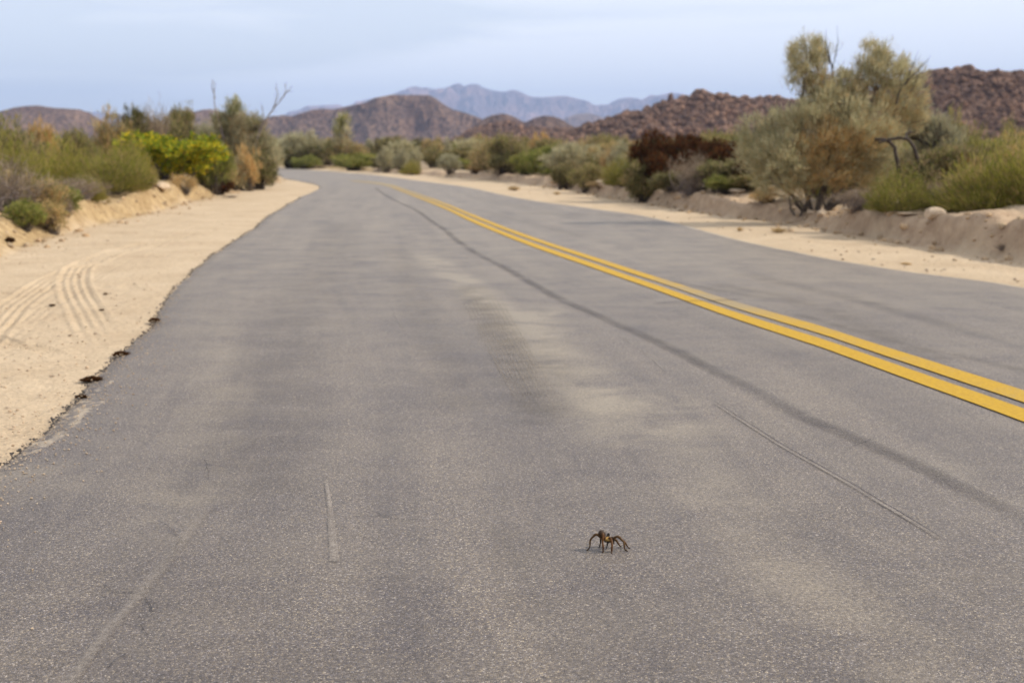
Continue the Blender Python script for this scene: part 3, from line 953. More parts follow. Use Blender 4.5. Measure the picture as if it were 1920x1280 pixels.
hill('hill', jag([(860, 268), (890, 234), (905, 224), (922, 216), (944, 213), (962, 218), (981, 229), (987, 229), (1003, 221), (1019, 217), (1036, 218), (1052, 223), (1072, 236), (1110, 255), (1150, 266)], 0.9, 2.5, 10), 640, 60, m_hill, 76, nx=260, ny=60, rough=.07, sink=2, ridge=.3)


# boulders
def ico(sub):
    import bmesh
    bm = bmesh.new(); bmesh.ops.create_icosphere(bm, subdivisions=sub, radius=1)
    V = np.array([v.co[:] for v in bm.verts]); F = np.array([[v.index for v in f.verts] for f in bm.faces]); bm.free()
    return V, F


def boulder_shape(seed, sub=2, sharp=0.35):
    r = np.random.default_rng(seed)
    V, F = ico(sub)
    S = V.copy()
    for k in range(9):                  # flattened by cleft planes
        n = r.normal(size=3); n /= np.linalg.norm(n)
        d = r.uniform(0.62, 0.9)
        q = S @ n - d
        S = S - np.where(q > 0, q * 0.85, 0)[:, None] * n[None, :]
    S = S * (1 + sharp * 0.5 * fbm(V[:, 0] * 2 + seed, V[:, 1] * 2 + V[:, 2] * 1.7, 3, seed))[:, None]
    S = S * r.uniform(0.75, 1.15, 3)
    return S, F


BS = [boulder_shape(100 + k, 2) for k in range(8)]
BS1 = [boulder_shape(120 + k, 1, .6) for k in range(8)]
boulder_meshes = [make_mesh('boulder', v, f, m_boulder, attrs={'tone': np.full(len(v), 0.4)}) for v, f in BS]


def rot_rand(r):
    q = r.normal(size=4); q /= np.linalg.norm(q)
    w, x, y, z = q
    return np.array([[1 - 2 * (y * y + z * z), 2 * (x * y - z * w), 2 * (x * z + y * w)], [2 * (x * y + z * w), 1 - 2 * (x * x + z * z), 2 * (y * z - x * w)], [2 * (x * z - y * w), 2 * (y * z + x * w), 1 - 2 * (x * x + y * y)]])


def boulder_cover(name, fn, x0, x1, Z, depth, n, smin, smax, seed, label, single=0, slabel=None, group=None):
    r = np.random.default_rng(seed)
    Vs, Fs, Ts = [], [], []
    off = 0
    xs = r.uniform(x0, x1, n); ys = Z + depth * (-0.95 + 1.12 * r.uniform(0, 1, n) ** 0.9)
    zs = fn(xs, ys)
    sz = smin + (smax - smin) * r.uniform(0, 1, n) ** 7
    order = np.argsort(-sz)
    for c, k in enumerate(order[:single]):          # half of the largest ones sit on the skyline
        if c % 2:
            ys[k] = Z + r.normal() * 1.0
            zs[k] = fn(xs[k:k + 1], ys[k:k + 1])[0]
            sz[k] *= r.uniform(.75, 1.05)
    for c, k in enumerate(order):
        if zs[k] < 0.2:
            continue
        if c < single:
            o = obj('boulder', boulder_meshes[k % 8])
            o.location = (xs[k], ys[k], zs[k] + sz[k] * 0.25)
            o.scale = [sz[k]] * 3
            o.rotation_euler = tuple(r.uniform(0, 6.28, 3))
            tag(o, slabel, 'boulder', group)
            continue
        V, F = BS1[k % 8]
        V = V @ rot_rand(r).T * sz[k] * np.array([1, 1, r.uniform(.7, 1.1)]) + [xs[k], ys[k], zs[k] + 0.2 * sz[k]]
        Vs.append(V); Fs.append(F + off); off += len(V)
        Ts.append(np.full(len(V), r.uniform(0, 1)))
    o = obj(name, make_mesh(name, np.vstack(Vs), np.vstack(Fs), m_boulder, attrs={'tone': np.concatenate(Ts)}))
    tag(o, label, 'boulders', kind='stuff')


# front slope in the middle, long rocky ridge, high rocky hill at the right
_, f1_ = hill('hill', [(835, 272), (865, 258), (890, 246), (920, 236), (947, 230), (970, 236), (987, 242), (1020, 244), (1050, 243), (1090, 252), (1140, 268)], 420, 35, m_boulder, 77, nx=200, ny=50, rough=.10, sink=1)
boulder_cover('boulders', f1_, -25, 28, 420, 35, 3000, 0.30, 1.5, 1, 'small brown boulders strewn on the low mound at the centre')
RID = [(1020, 268), (1060, 254), (1098, 241), (1135, 231), (1160, 219), (1200, 211), (1230, 202), (1250, 194), (1270, 193), (1290, 186), (1310, 178), (1325, 175), (1340, 181), (1370, 184), (1400, 190), (1412, 195), (1440, 188), (1480, 192), (1560, 205), (1680, 240)]
_, f2_ = hill('hill', RID, 300, 34, m_boulder, 78, nx=320, ny=60, rough=.14, sink=1, ridge=.3)
boulder_cover('boulders', f2_, at(1030, 300)[0] * 0 + 10, 100, 300, 34, 9500, 0.28, 1.45, 2, 'small brown boulders covering the long rocky ridge right of centre', 70,
              'large brown boulder lying on the long rocky ridge right of centre', 'boulders on the long rocky ridge')
HR = [(1480, 262), (1560, 222), (1640, 178), (1700, 152), (1745, 142), (1770, 137), (1795, 136), (1832, 138), (1850, 140), (1880, 145), (1910, 140), (1960, 132), (2050, 128), (2200, 150), (2500, 200)]
_, f3_ = hill('hill', HR, 240, 36, m_boulder, 79, nx=320, ny=60, rough=.12, sink=1, ridge=.25)
boulder_cover('boulders', f3_, 70, 150, 240, 36, 9500, 0.24, 1.25, 3, 'small red brown boulders covering the high rocky hill at the right', 90,
              'large red brown boulder on the high rocky hill at the right', 'boulders on the high rocky hill')


def lone(px, py, rpx, Z, shp, label, sc3=(1, 1, 1), rot=0):
    o = obj('boulder', boulder_meshes[shp])
    o.location = atd(px, py, Z)
    s = rpx / FPX * Z
    o.scale = (s * sc3[0], s * sc3[1], s * sc3[2]); o.rotation_euler = (0, 0, rot)
    tag(o, label, 'boulder')


lone(1812, 133, 15, 239, 1, 'rounded brown boulder perched on the crest of the high rocky hill', (1.15, 1, .85))
lone(1257, 187, 8, 299, 3, 'pointed brown rock standing up from the crest of the long rocky ridge', (.7, .8, 1.5))
lone(1322, 180, 11, 299, 5, 'blocky brown boulder forming the summit of the long rocky ridge', (1.3, 1, 1))
lone(1378, 187, 8, 299, 6, 'low brown boulder just right of the summit of the long rocky ridge', (1.2, 1, .9))

# ------------------------------------------------------------------ plants
PAL = {
    'broom': [(.20, .205, .038), (.27, .265, .055), (.14, .15, .032), (.33, .27, .10), (.24, .18, .08)],
    'flower': [(.17, .22, .025), (.24, .27, .030), (.12, .16, .022), (.32, .29, .03)],
    'smoke': [(.36, .345, .215), (.44, .42, .28), (.29, .285, .175), (.42, .345, .20)],
    'tan': [(.46, .31, .14), (.40, .26, .11), (.48, .36, .20), (.36, .31, .16)],
    'olive': [(.20, .195, .075), (.27, .24, .10), (.15, .15, .055), (.32, .25, .13), (.26, .20, .12)],
    'green': [(.19, .215, .050), (.24, .25, .065), (.14, .16, .045), (.29, .25, .10)],
    'red': [(.062, .022, .011), (.090, .034, .014), (.038, .022, .014), (.13, .055, .020), (.06, .05, .025)],
    'dry': [(.26, .20, .145), (.19, .145, .105), (.34, .28, .21)],
    'orange': [(.50, .30, .11), (.42, .28, .11), (.34, .26, .12)],
    'dark': [(.085, .090, .035), (.13, .125, .050), (.065, .065, .032), (.17, .14, .07)],
}


def blades(P, D, ln, wd, col, r):
    """thin tapered leaves: P base, D direction, ln, wd arrays"""
    n = len(P)
    side = np.cross(D, r.normal(size=(n, 3))); side /= np.linalg.norm(side, axis=1, keepdims=True) + 1e-9
    s = side * (wd / 2)[:, None]
    mid = P + D * (ln * 0.45)[:, None]
    V = np.stack([P - s * 0.5, P + s * 0.5, mid + s, P + D * ln[:, None], mid - s], 1)
    V = V[:, [0, 1, 2, 3, 4]].reshape(-1, 3)
    i = np.arange(n)[:, None] * 5
    F = i + np.array([[0, 1, 2, 3, 4]])
    C = np.repeat(col, 5, axis=0)
    return V, F, C


def palette(r, n, names, w=None):
    cs = np.array([c for nm in names for c in PAL[nm]])
    c = cs[r.integers(0, len(cs), n)]
    return c * r.uniform(0.85, 1.2, (n, 1))


def crown(seed, lobes, n_clump, per, leaf, clump_r, up=0.6, out=0.6, jit=0.5, base=None, shell=0.45):
    """lobes: (x,y,z,rx,ry,rz,[palettes],weight). Returns leaf V,F,C and the clump centres."""
    r = np.random.default_rng(seed)
    w = np.array([l[7] * l[3] * l[4] * l[5] for l in lobes]) ** 0.8
    li = r.choice(len(lobes), n_clump, p=w / w.sum())
    L_ = np.array([l[:6] for l in lobes], float)
    d = r.normal(size=(n_clump, 3)); d /= np.linalg.norm(d, axis=1, keepdims=True)
    rr = shell + (1 - shell) * r.uniform(0, 1, n_clump) ** 0.7
    rr = np.where(r.uniform(size=n_clump) < 0.25, rr * 0.6, rr)
    cc = L_[li, :3] + d * L_[li, 3:6] * rr[:, None]
    cc[:, 2] = np.maximum(cc[:, 2], 0.03)
    keep = vn2(cc[:, 0] * 4.2 + seed, cc[:, 2] * 4.2 + cc[:, 1] * 3.1, seed) > (0.12 if seed in (31, 32, 33) else 0.05 if lobes[0][6] == ['red'] else 0.27)
    cc = cc[keep]; li = li[keep]; n_clump = len(cc)
    csize = clump_r * r.uniform(0.6, 1.5, n_clump)
    k = np.repeat(np.arange(n_clump), per)
    n = len(k)
    g = r.normal(size=(n, 3)) * 0.55
    P = cc[k] + g * csize[k][:, None]
    P[:, 2] = np.maximum(P[:, 2], 0.01)
    bs = np.array(base if base is not None else (0, 0, -0.1))
    o = P - (L_[li[k], :3] * 0.6 + bs * 0.4); o /= np.linalg.norm(o, axis=1, keepdims=True) + 1e-9
    D = o * out + np.array([0, 0, up]) + r.normal(size=(n, 3)) * jit
    D /= np.linalg.norm(D, axis=1, keepdims=True)
    ln = leaf[0] * r.uniform(0.6, 1.4, n); wd = leaf[1] * r.uniform(0.7, 1.3, n)
    col = np.zeros((n, 3))
    for q in range(len(lobes)):
        m = li[k] == q
        if m.any():
            col[m] = palette(r, int(m.sum()), lobes[q][6])
    ct = r.uniform(0.75, 1.25, n_clump)
    col *= ct[k][:, None]
    V, F, C = blades(P, D, ln, wd, col, r)
    return V, F, C, cc


def stems(seed, cc, n, base_r=0.05, r0=0.012, r1=0.003, nseg=5, wob=0.06, base=(0, 0, 0), frac=(0.75, 1.0)):
    r = np.random.default_rng(seed + 999)
    lines = []
    ks = r.choice(len(cc), min(n, len(cc)), replace=False)
    for k in ks:
        b0 = np.array(base) + np.array([*(r.normal(size=2) * base_r), -0.03])
        e = b0 + (cc[k] - b0) * r.uniform(*frac)
        mid = b0 * 0.5 + e * 0.5 + np.array([(b0[0] - e[0]) * 0.15, (b0[1] - e[1]) * 0.15, 0.06 * abs(e[2])]) + r.normal(size=3) * wob
        P = spline(np.array([b0, mid, e]), nseg) + np.vstack([[0, 0, 0], r.normal(size=(nseg - 2, 3)) * wob * .25, [0, 0, 0]])
        f = r.uniform(.6, 1.3)
        lines.append((P, np.linspace(r0 * f, r1, nseg)))
    for k in r.choice(len(cc), 16):
        d = (cc[k] - [0, 0, .25]); d = d / np.linalg.norm(d) + [0, 0, .7] + r.normal(size=3) * .3; d /= np.linalg.norm(d)
        e = cc[k] + d * r.uniform(.08, .2)
        lines.append((np.array([cc[k] * .8 + r.normal(size=3) * .01, cc[k] + r.normal(size=3) * .02, e]), np.array([r1 * 1.6, r1 * 1.2, r1 * .6])))
    return lines


def lobes_round(r, n, pal, spread=0.26, size=(0.2, 0.3)):
    out = []
    for k in range(n):
        a = r.uniform(0, 6.28); d = spread * math.sqrt(r.uniform(0, 1))
        s = r.uniform(*size)
        out.append((d * math.cos(a), d * math.sin(a), r.uniform(0.28, 0.74) * (1 - d * .6), s, s, s * r.uniform(.7, 1.0), pal, 1.0))
    return out


# prototypes are about 1 wide and 1 tall; they are stretched to each plant's own size
def proto(kind, seed):
    r = np.random.default_rng(seed)
    if kind == 'broom':          # dense fan of fine upright green stems
        n = 9000
        th = r.uniform(0, 2 * math.pi, n); ph = r.uniform(0, 1, n) ** 0.6 * 1.35
        d = np.stack([np.sin(ph) * np.cos(th), np.sin(ph) * np.sin(th), np.cos(ph)], 1)
        lump = 0.58 + 0.50 * vn2(th * 1.9 + seed, ph * 3.5, seed) + 0.30 * vn2(th * 6 + seed, ph * 9, seed + 1)
        R0 = lump * np.where(True, 1.0 / np.sqrt((d[:, 0]**2 + d[:, 1]**2) / 0.27 + d[:, 2]**2 / 0.95), 1)
        t_ = r.uniform(0.25, 1, n) ** 0.6
        P = d * (R0 * t_)[:, None] + r.normal(size=(n, 3)) * 0.02
        P[:, 2] = np.maximum(P[:, 2] * .95, 0.01)
        D = d + np.array([0, 0, 0.45]) + r.normal(size=(n, 3)) * 0.22; D /= np.linalg.norm(D, axis=1, keepdims=True)
        col = palette(r, n, ['broom'])
        V, F, C = blades(P, D, 0.085 * r.uniform(.6, 1.5, n), 0.007 * r.uniform(.7, 1.4, n), col, r)
        cc = d[:60] * R0[:60, None] * .8
        return (V, F, C), stems(seed, cc, 45, 0.04, 0.008, 0.002), m_wood
    cfg = {
        'flower': (['flower'], 7, 260, 30, (0.060, 0.026), 0.055),
        'green': (['green'], 6, 240, 30, (0.065, 0.013), 0.060),
        'smoke': (['smoke'], 8, 300, 30, (0.080, 0.008), 0.060),
        'olive': (['olive'], 7, 240, 30, (0.070, 0.011), 0.065),
        'mixed': (['olive', 'tan'], 7, 240, 30, (0.075, 0.010), 0.065),
        'orange': (['orange', 'tan'], 6, 200, 28, (0.075, 0.011), 0.06),
        'red': (['red'], 8, 520, 34, (0.055, 0.016), 0.055),
        'dark': (['dark', 'olive'], 7, 260, 30, (0.065, 0.014), 0.06),
        'dry': (['dry'], 6, 130, 16, (0.12, 0.005), 0.08),
        'tan': (['tan'], 6, 200, 26, (0.085, 0.008), 0.07),
    }[kind]
    lob = lobes_round(r, cfg[1], cfg[0])
    lob.append((0, 0, 0.40, 0.34, 0.34, 0.30, cfg[0], 1.0))
    V, F, C, cc = crown(seed, lob, cfg[2], cfg[3], cfg[4], cfg[5], jit=0.45 if kind != 'dry' else .8)
    if kind == 'flower':         # small yellow blossoms on the outside
        nf = 1900
        k = r.integers(0, len(cc), nf)
        P = cc[k] + r.normal(size=(nf, 3)) * 0.04 + (cc[k] - [0, 0, .4]) * 0.08
        D = (cc[k] - [0, 0, .3]) + r.normal(size=(nf, 3)) * .3 + [0, 0, .3]; D /= np.linalg.norm(D, axis=1, keepdims=True)
        cf = np.tile([[.62, .46, .02]], (nf, 1)) * r.uniform(.7, 1.2, (nf, 1))
        v2, f2, c2 = blades(P, D, np.full(nf, .019), np.full(nf, .019), cf, r)
        F = np.vstack([F, f2 + len(V)]); V = np.vstack([V, v2]); C = np.vstack([C, c2])
    if kind == 'dry':
        st = stems(seed, cc, 130, 0.06, 0.008, 0.0025, wob=.09)
        return (V, F, C), st, m_dead
    return (V, F, C), stems(seed, cc, 60, 0.05, 0.012, 0.003), (m_darkwood if kind in ('red', 'dark') else m_wood)


CACHE = {}
def get_proto(kind, var):
    key = (kind, var)
    if key not in CACHE:
        (V, F, C), st, wm = proto(kind, 500 + 37 * var + sum(map(ord, kind)))
        lm = make_mesh('foliage', V, F, m_leaf, attrs={'tint': C})
        sv, sf = tubes(st, 4)
        wmsh = make_mesh('stems', sv, sf, wm)
        # extents
        CACHE[key] = (lm, wmsh, np.percentile(np.abs(V[:, 0]), 98), np.percentile(V[:, 2], 99.3))
    return CACHE[key]


NM = {'broom': 'green_bush', 'flower': 'flowering_bush', 'green': 'green_bush', 'smoke': 'smoke_bush', 'olive': 'desert_shrub', 'mixed': 'desert_shrub', 'orange': 'desert_shrub',
      'red': 'russet_shrub', 'dark': 'dark_shrub', 'dry': 'dead_brush', 'tan': 'dry_shrub'}
vcount = {}


def plant(kind, px, top, wpx, Z, label, group=None, var=None, parts=True, sink=0.02, name=None):
    if var is None:
        vcount[kind] = vcount.get(kind, -1) + 1
        var = vcount[kind] % 3
    lm, wm, hx, hz = get_proto(kind, var)
    p = atd(px, top, Z)
    x, y = p[0], p[1]
    z0 = gz_at(x, y) - sink
    h = max(p[2] - z0, 0.12)
    w = wpx / FPX * Z
    nm = name or NM[kind]
    root = empty(nm, (x, y, z0))
    root.rotation_euler = (0, 0, random.uniform(0, 6.28))
    root.scale = (w / 2 / hx, w / 2 / hx, h / hz)
    tag(root, label, 'shrub', group)
    obj('foliage', lm, root)
    if parts:
        obj('stems', wm, root)
    return root


# left of the road, near to far
plant('dry', 0, 296, 140, 13.9, 'brown dead twiggy brush at the far left on top of the bank')
plant('mixed', 60, 326, 130, 14.6, 'drab olive and brown shrub leaning over the left bank')
plant('dry', 140, 332, 100, 16.6, 'pale grey dead brush low in front of the bright green bush')
plant('green', 100, 346, 95, 15.6, 'low dark green shrub at the foot of the dead brush on the left')
plant('broom', 212, 278, 125, 19.6, 'bright green broom-like bush with fine upright stems on the left bank')
plant('broom', 118, 266, 130, 20.0, 'tall soft green bush just left of the bright green broom-like bush')
plant('broom', 25, 262, 120, 16.5, 'yellow green bush behind the dead brush at the far left')
plant('broom', 240, 262, 80, 21.5, 'pale yellow green bush touching the left side of the yellow flowering bush')
plant('mixed', 92, 378, 80, 13.9, 'dull brown olive brush on the bank edge near the far left')
plant('broom', 160, 330, 70, 17.0, 'small bright green bush in front of the pale grey dead brush')
plant('tan', 345, 326, 50, 23.6, 'straw coloured shrub at the right foot of the yellow flowering bush')
plant('mixed', 175, 352, 55, 17.2, 'small dry olive tuft on the bank edge below the bright green broom-like bush')
plant('olive', 262, 330, 50, 19.9, 'small olive tuft at the right foot of the bright green broom-like bush')
plant('green', 42, 376, 60, 13.2, 'low green tuft hanging on the bank edge under the far left dead brush')
plant('flower', 318, 252, 145, 25.0, 'rounded bush covered with yellow flowers on the left bank')
plant('flower', 374, 304, 44, 27.0, 'small green flowering bush at the right foot of the yellow flowering bush')
plant('tan', 275, 314, 50, 22.2, 'small dry straw coloured shrub in front of the yellow flowering bush')
plant('olive', 20, 222, 130, 24, 'tall olive shrub rising at the far left behind the green bushes')
plant('orange', 72, 230, 60, 26, 'rusty olive shrub between the far left shrub and the green bushes')
plant('olive', 140, 246, 70, 27, 'small olive shrub showing above the green bushes on the left')
plant('mixed', 212, 208, 75, 30, 'olive brown shrub in the left group beneath the sky')
plant('dark', 246, 206, 52, 30.5, 'dark green shrub in the left group beside the olive brown shrub')
plant('dry', 290, 196, 75, 31, 'tall bare twiggy shrub above the yellow flowering bush')
plant('dark', 300, 222, 70, 32, 'dark shrub right behind the yellow flowering bush')
plant('olive', 337, 203, 62, 33, 'upright olive green shrub above the right half of the yellow flowering bush')
plant('smoke', 382, 232, 60, 34, 'grey shrub between the yellow flowering bush and the left smoke tree')
plant('green', 400, 262, 60, 27, 'pale green shrub right of the yellow flowering bush')
plant('mixed', 418, 294, 62, 28.5, 'low tan and olive shrub above the dead root on the left bank')
plant('smoke', 446, 298, 60, 30, 'low grey green shrub at the foot of the left smoke tree')
plant('orange', 466, 274, 42, 30, 'small rusty orange shrub against the left smoke tree')
plant('dark', 482, 288, 66, 31, 'dark green shrub at the road bend on the left')
plant('smoke', 508, 262, 44, 40, 'pale grey shrub at the end of the left bank by the bend')
plant('mixed', 190, 300, 60, 22, 'grey brown shrub between the two green bushes on the left')

# beyond the bend and along the right side, left to right
plant('smoke', 545, 250, 62, 72, 'grey green smoke bush first on the far side of the bend')
plant('smoke', 583, 248, 56, 73, 'grey green smoke bush second on the far side of the bend')
plant('dark', 560, 275, 80, 71, 'dark shrub below the two grey green smoke bushes at the bend')
plant('green', 577, 292, 50, 68.5, 'small yellow green bush at the edge of the far bend')
plant('mixed', 612, 262, 50, 74, 'olive brown shrub left of the small upright tree at the bend')
plant('dark', 632, 262, 52, 71, 'dark shrub at the base of the slender upright tree')
plant('green', 660, 288, 72, 62, 'bright green low bush beside the road at the far bend')
plant('mixed', 655, 268, 60, 72, 'tan shrub behind the bright green low bush at the bend')
plant('green', 700, 290, 46, 66, 'yellow green bush right of the bright green low bush')
plant('smoke', 724, 276, 36, 56, 'round grey green bush on the left of the rounded cluster')
plant('smoke', 756, 266, 52, 58, 'tallest grey green bush of the rounded cluster near the bend')
plant('smoke', 753, 280, 30, 54, 'small grey bush in the middle of the rounded cluster')
plant('smoke', 780, 284, 30, 57, 'grey green bush on the right of the rounded cluster')
plant('broom', 771, 302, 38, 50.5, 'small round yellow green bush standing close to the far road edge')
plant('dark', 748, 292, 90, 58, 'dark scrub filling the foot of the rounded cluster')
plant('olive', 812, 272, 50, 60, 'olive shrub between the rounded cluster and the lone grey bush')
plant('smoke', 843, 290, 38, 46, 'lone egg shaped grey bush by the sandy clearing')
plant('green', 868, 298, 30, 52, 'green shrub right behind the lone egg shaped grey bush')
plant('dark', 855, 278, 60, 60, 'dark olive shrub behind the lone egg shaped grey bush')
plant('tan', 888, 300, 40, 45, 'brown dry shrub right of the lone egg shaped grey bush')
plant('mixed', 905, 268, 60, 50, 'tan and olive shrub left of the dark stemmed tree')
plant('olive', 948, 254, 78, 41, 'large olive shrub with a dark stem beside the right sand shoulder')
plant('dark', 945, 292, 48, 40.5, 'dark shaded shrub beneath the large olive shrub')
plant('green', 985, 290, 44, 39, 'yellow green bush right of the large olive shrub')
plant('orange', 1003, 250, 42, 46, 'tall rusty orange shrub in the middle distance')
plant('olive', 1022, 262, 52, 44, 'olive shrub right of the tall rusty orange shrub')
plant('green', 1030, 300, 40, 36.5, 'low green shrub in front of the rusty orange shrub')
plant('olive', 1058, 264, 60, 38, 'grey olive shrub above the pale rocks of the right bank')
plant('mixed', 1094, 268, 54, 36, 'tan olive shrub behind the low yellow green bush')
plant('olive', 1104, 308, 66, 28.5, 'low yellow olive bush above the right bank')
plant('dark', 1056, 308, 46, 31, 'dark low shrub left of the low yellow olive bush')
plant('tan', 1137, 280, 34, 31, 'sand coloured dry shrub among the green ones right of centre')
plant('smoke', 1165, 268, 56, 31, 'pale grey green shrub behind the bright green bush')
plant('broom', 1168, 298, 72, 25.5, 'bright green bush just left of the dark russet shrub')
plant('red', 1232, 252, 78, 23.6, 'tall dark russet shrub at the edge of the right bank')
plant('red', 1222, 290, 66, 23.0, 'dark russet lower half of the shrub mass at the edge of the right bank')
plant('dark', 1212, 306, 70, 23.0, 'dark green scrub spilling over the bank below the tall russet shrub', sink=0.12)
plant('dry', 1302, 288, 78, 20.8, 'dome of grey dead branches right of the tall russet shrub')
plant('red', 1302, 256, 62, 24.5, 'russet shrub standing behind the grey dead dome')
plant('red', 1368, 274, 86, 21.6, 'wide russet shrub between the grey dead dome and the big smoke tree')
plant('dark', 1350, 300, 110, 20.6, 'low dark green shrub below the wide russet shrub')
plant('red', 1412, 304, 60, 20.0, 'small russet shrub against the left side of the big smoke tree')
plant('red', 1262, 270, 60, 23.9, 'dark russet shrub filling the gap right of the tall russet shrub')
plant('red', 1338, 268, 70, 22.6, 'dark russet shrub directly above the grey dead dome')
plant('dark', 1262, 322, 80, 21.8, 'low dark scrub at the left foot of the grey dead dome')
plant('dark', 1400, 326, 80, 19.6, 'low dark scrub on the bank below the small russet shrub')
plant('tan', 1440, 352, 60, 17.6, 'low straw coloured scrub on the bank left of the big smoke tree stems')
plant('mixed', 1190, 322, 50, 24.2, 'brown olive scrub at the foot of the bright green bush left of the russet shrub')
plant('olive', 1350, 248, 100, 27, 'olive shrub showing above the russet shrubs')
plant('green', 1352, 330, 60, 19.8, 'small bright green shrub at the foot of the wide russet shrub')
plant('broom', 1690, 322, 130, 13.6, 'bright green low bush in front of the bent trunk')
plant('dry', 1615, 352, 90, 14.4, 'tangle of grey dead twigs between the big smoke tree and the low green bush')
plant('dry', 1775, 334, 100, 13.6, 'dead grey brush between the low green bush and the large green bush')
plant('broom', 1872, 282, 190, 12.9, 'large bright green bush at the right edge of the picture')
plant('broom', 1975, 262, 190, 12.6, 'yellow green bush cut by the right edge of the picture')
plant('orange', 1800, 290, 110, 15.5, 'yellow brown shrub behind the large green bush at the right')
plant('broom', 1828, 250, 100, 19, 'green bush behind the yellow brown shrub below the high rocky hill')
plant('broom', 1890, 240, 90, 20, 'tall green bush near the right edge below the high rocky hill')
plant('olive', 1795, 208, 62, 21, 'thin upright olive shrub right of the big smoke tree')
plant('mixed', 1945, 250, 110, 18, 'brown olive shrub at the right edge behind the green bushes')
plant('mixed', 1842, 318, 110, 13.3, 'straw coloured shrub in front of the left half of the large green bush', var=1)
plant('olive', 1915, 300, 120, 13.9, 'olive shrub between the two green bushes at the right edge')
plant('smoke', 1748, 236, 90, 18.0, 'grey shrub behind the bent trunk right of the big smoke tree')
plant('mixed', 1722, 300, 70, 17.0, 'dry brownish shrub under the bent trunk')
plant('dark', 1700, 330, 80, 16.0, 'dark scrub in the shade of the bent trunk')


# low scrub filling the desert between and behind: individual copies
CN = {'smoke': 'grey green', 'olive': 'olive', 'mixed': 'brownish olive', 'dark': 'dark green', 'green': 'green', 'tan': 'dry tan', 'orange': 'rusty', 'broom': 'yellow green', 'dry': 'dead grey'}
USED = set()
MARKS = [(5, 'the dead twiggy brush at the far left'), (75, 'the rusty olive shrub'), (140, 'the tall soft green bush'), (215, 'the bright green broom-like bush'), (270, 'the tall bare twiggy shrub'), (322, 'the yellow flowering bush'),
         (382, 'the grey shrub beside the flowering bush'), (450, 'the left smoke tree'), (508, 'the pale grey shrub at the bend'), (565, 'the two smoke bushes at the bend'), (641, 'the slender upright tree'), (690, 'the bright green low bush'), (755, 'the rounded cluster of bushes'),
         (812, 'the olive shrub by the rounded cluster'), (843, 'the lone egg shaped grey bush'), (895, 'the brown dry shrub'), (948, 'the large dark stemmed olive shrub'), (1003, 'the tall rusty orange shrub'), (1058, 'the grey olive shrub over the pale rocks'), (1104, 'the low yellow olive bush'),
         (1168, 'the bright green bush'), (1238, 'the tall dark russet shrub'), (1302, 'the dome of grey dead branches'), (1368, 'the wide russet shrub'), (1425, 'the left edge of the big smoke tree'), (1535, 'the stem of the big smoke tree'), (1610, 'the tangle of dead twigs'), (1690, 'the bent dark trunk'),
         (1775, 'the dead grey brush'), (1828, 'the yellow brown shrub'), (1872, 'the large bright green bush'), (1960, 'the bush cut by the picture edge')]


def filler(n, x0, x1, z0, z1, t0, t1, kinds, label, group, seed):
    r = np.random.default_rng(seed)
    c = 0
    for _ in range(n * 8):
        if c >= n: break
        px = r.uniform(x0, x1); Z = math.exp(r.uniform(math.log(z0), math.log(z1)))
        X_ = (px - 960) / FPX * Z
        if sdist(np.array([X_]), np.array([Z]), FLAT)[0] < 0.9: continue
        kd = kinds[r.integers(0, len(kinds))]
        top = r.uniform(t0, t1)
        lm_ = min(MARKS, key=lambda q: abs(q[0] - px))[1]
        cn = CN[kd]
        lab = label.replace('@', cn).replace('#', lm_)
        if lab in USED and not label.startswith('outlying'): continue
        USED.add(lab)
        w = r.uniform(1.0, 1.9) * FPX / Z
        plant(kd, px, top, max(w, 26), Z, lab, group,
              var=int(r.integers(0, 3)), parts=False)
        c += 1


filler(34, -60, 400, 32, 55, 250, 276, ['olive', 'mixed', 'green', 'smoke', 'dark'], '@ desert scrub behind #', 'desert scrub behind the left bank', 11)
filler(40, 520, 900, 78, 150, 256, 280, ['olive', 'mixed', 'green', 'smoke', 'dark'], 'distant @ scrub behind #', 'distant scrub beyond the bend', 12)
filler(46, 880, 1420, 48, 110, 254, 275, ['olive', 'mixed', 'smoke', 'dark', 'tan'], 'far @ scrub behind #', 'scrub below the rocky ridge', 13)
filler(24, 1380, 2000, 26, 60, 252, 272, ['olive', 'mixed', 'green', 'dark'], 'farther @ scrub behind #', 'scrub below the high rocky hill', 14)
filler(44, 900, 1260, 28, 48, 268, 300, ['olive', 'mixed', 'green', 'dark', 'smoke'], 'nearer @ scrub close behind #', 'scrub close behind the right bank', 15)
filler(20, 1250, 1500, 24, 34, 268, 292, ['olive', 'mixed', 'dark'], '@ scrub close behind #', 'scrub behind the russet shrubs', 16)
filler(22, -900, -80, 20, 60, 235, 270, ['olive', 'mixed', 'green', 'smoke', 'broom'], 'outlying @ shrub left of #', 'outlying shrubs on the left', 18)
filler(22, 2030, 2900, 15, 50, 225, 270, ['olive', 'mixed', 'green', 'smoke', 'broom'], 'outlying @ shrub right of #', 'outlying shrubs on the right', 19)
filler(16, 1560, 1980, 15.5, 24, 262, 292, ['olive', 'mixed', 'broom'], '@ shrub close behind #', 'shrubs behind the right edge bushes', 17)


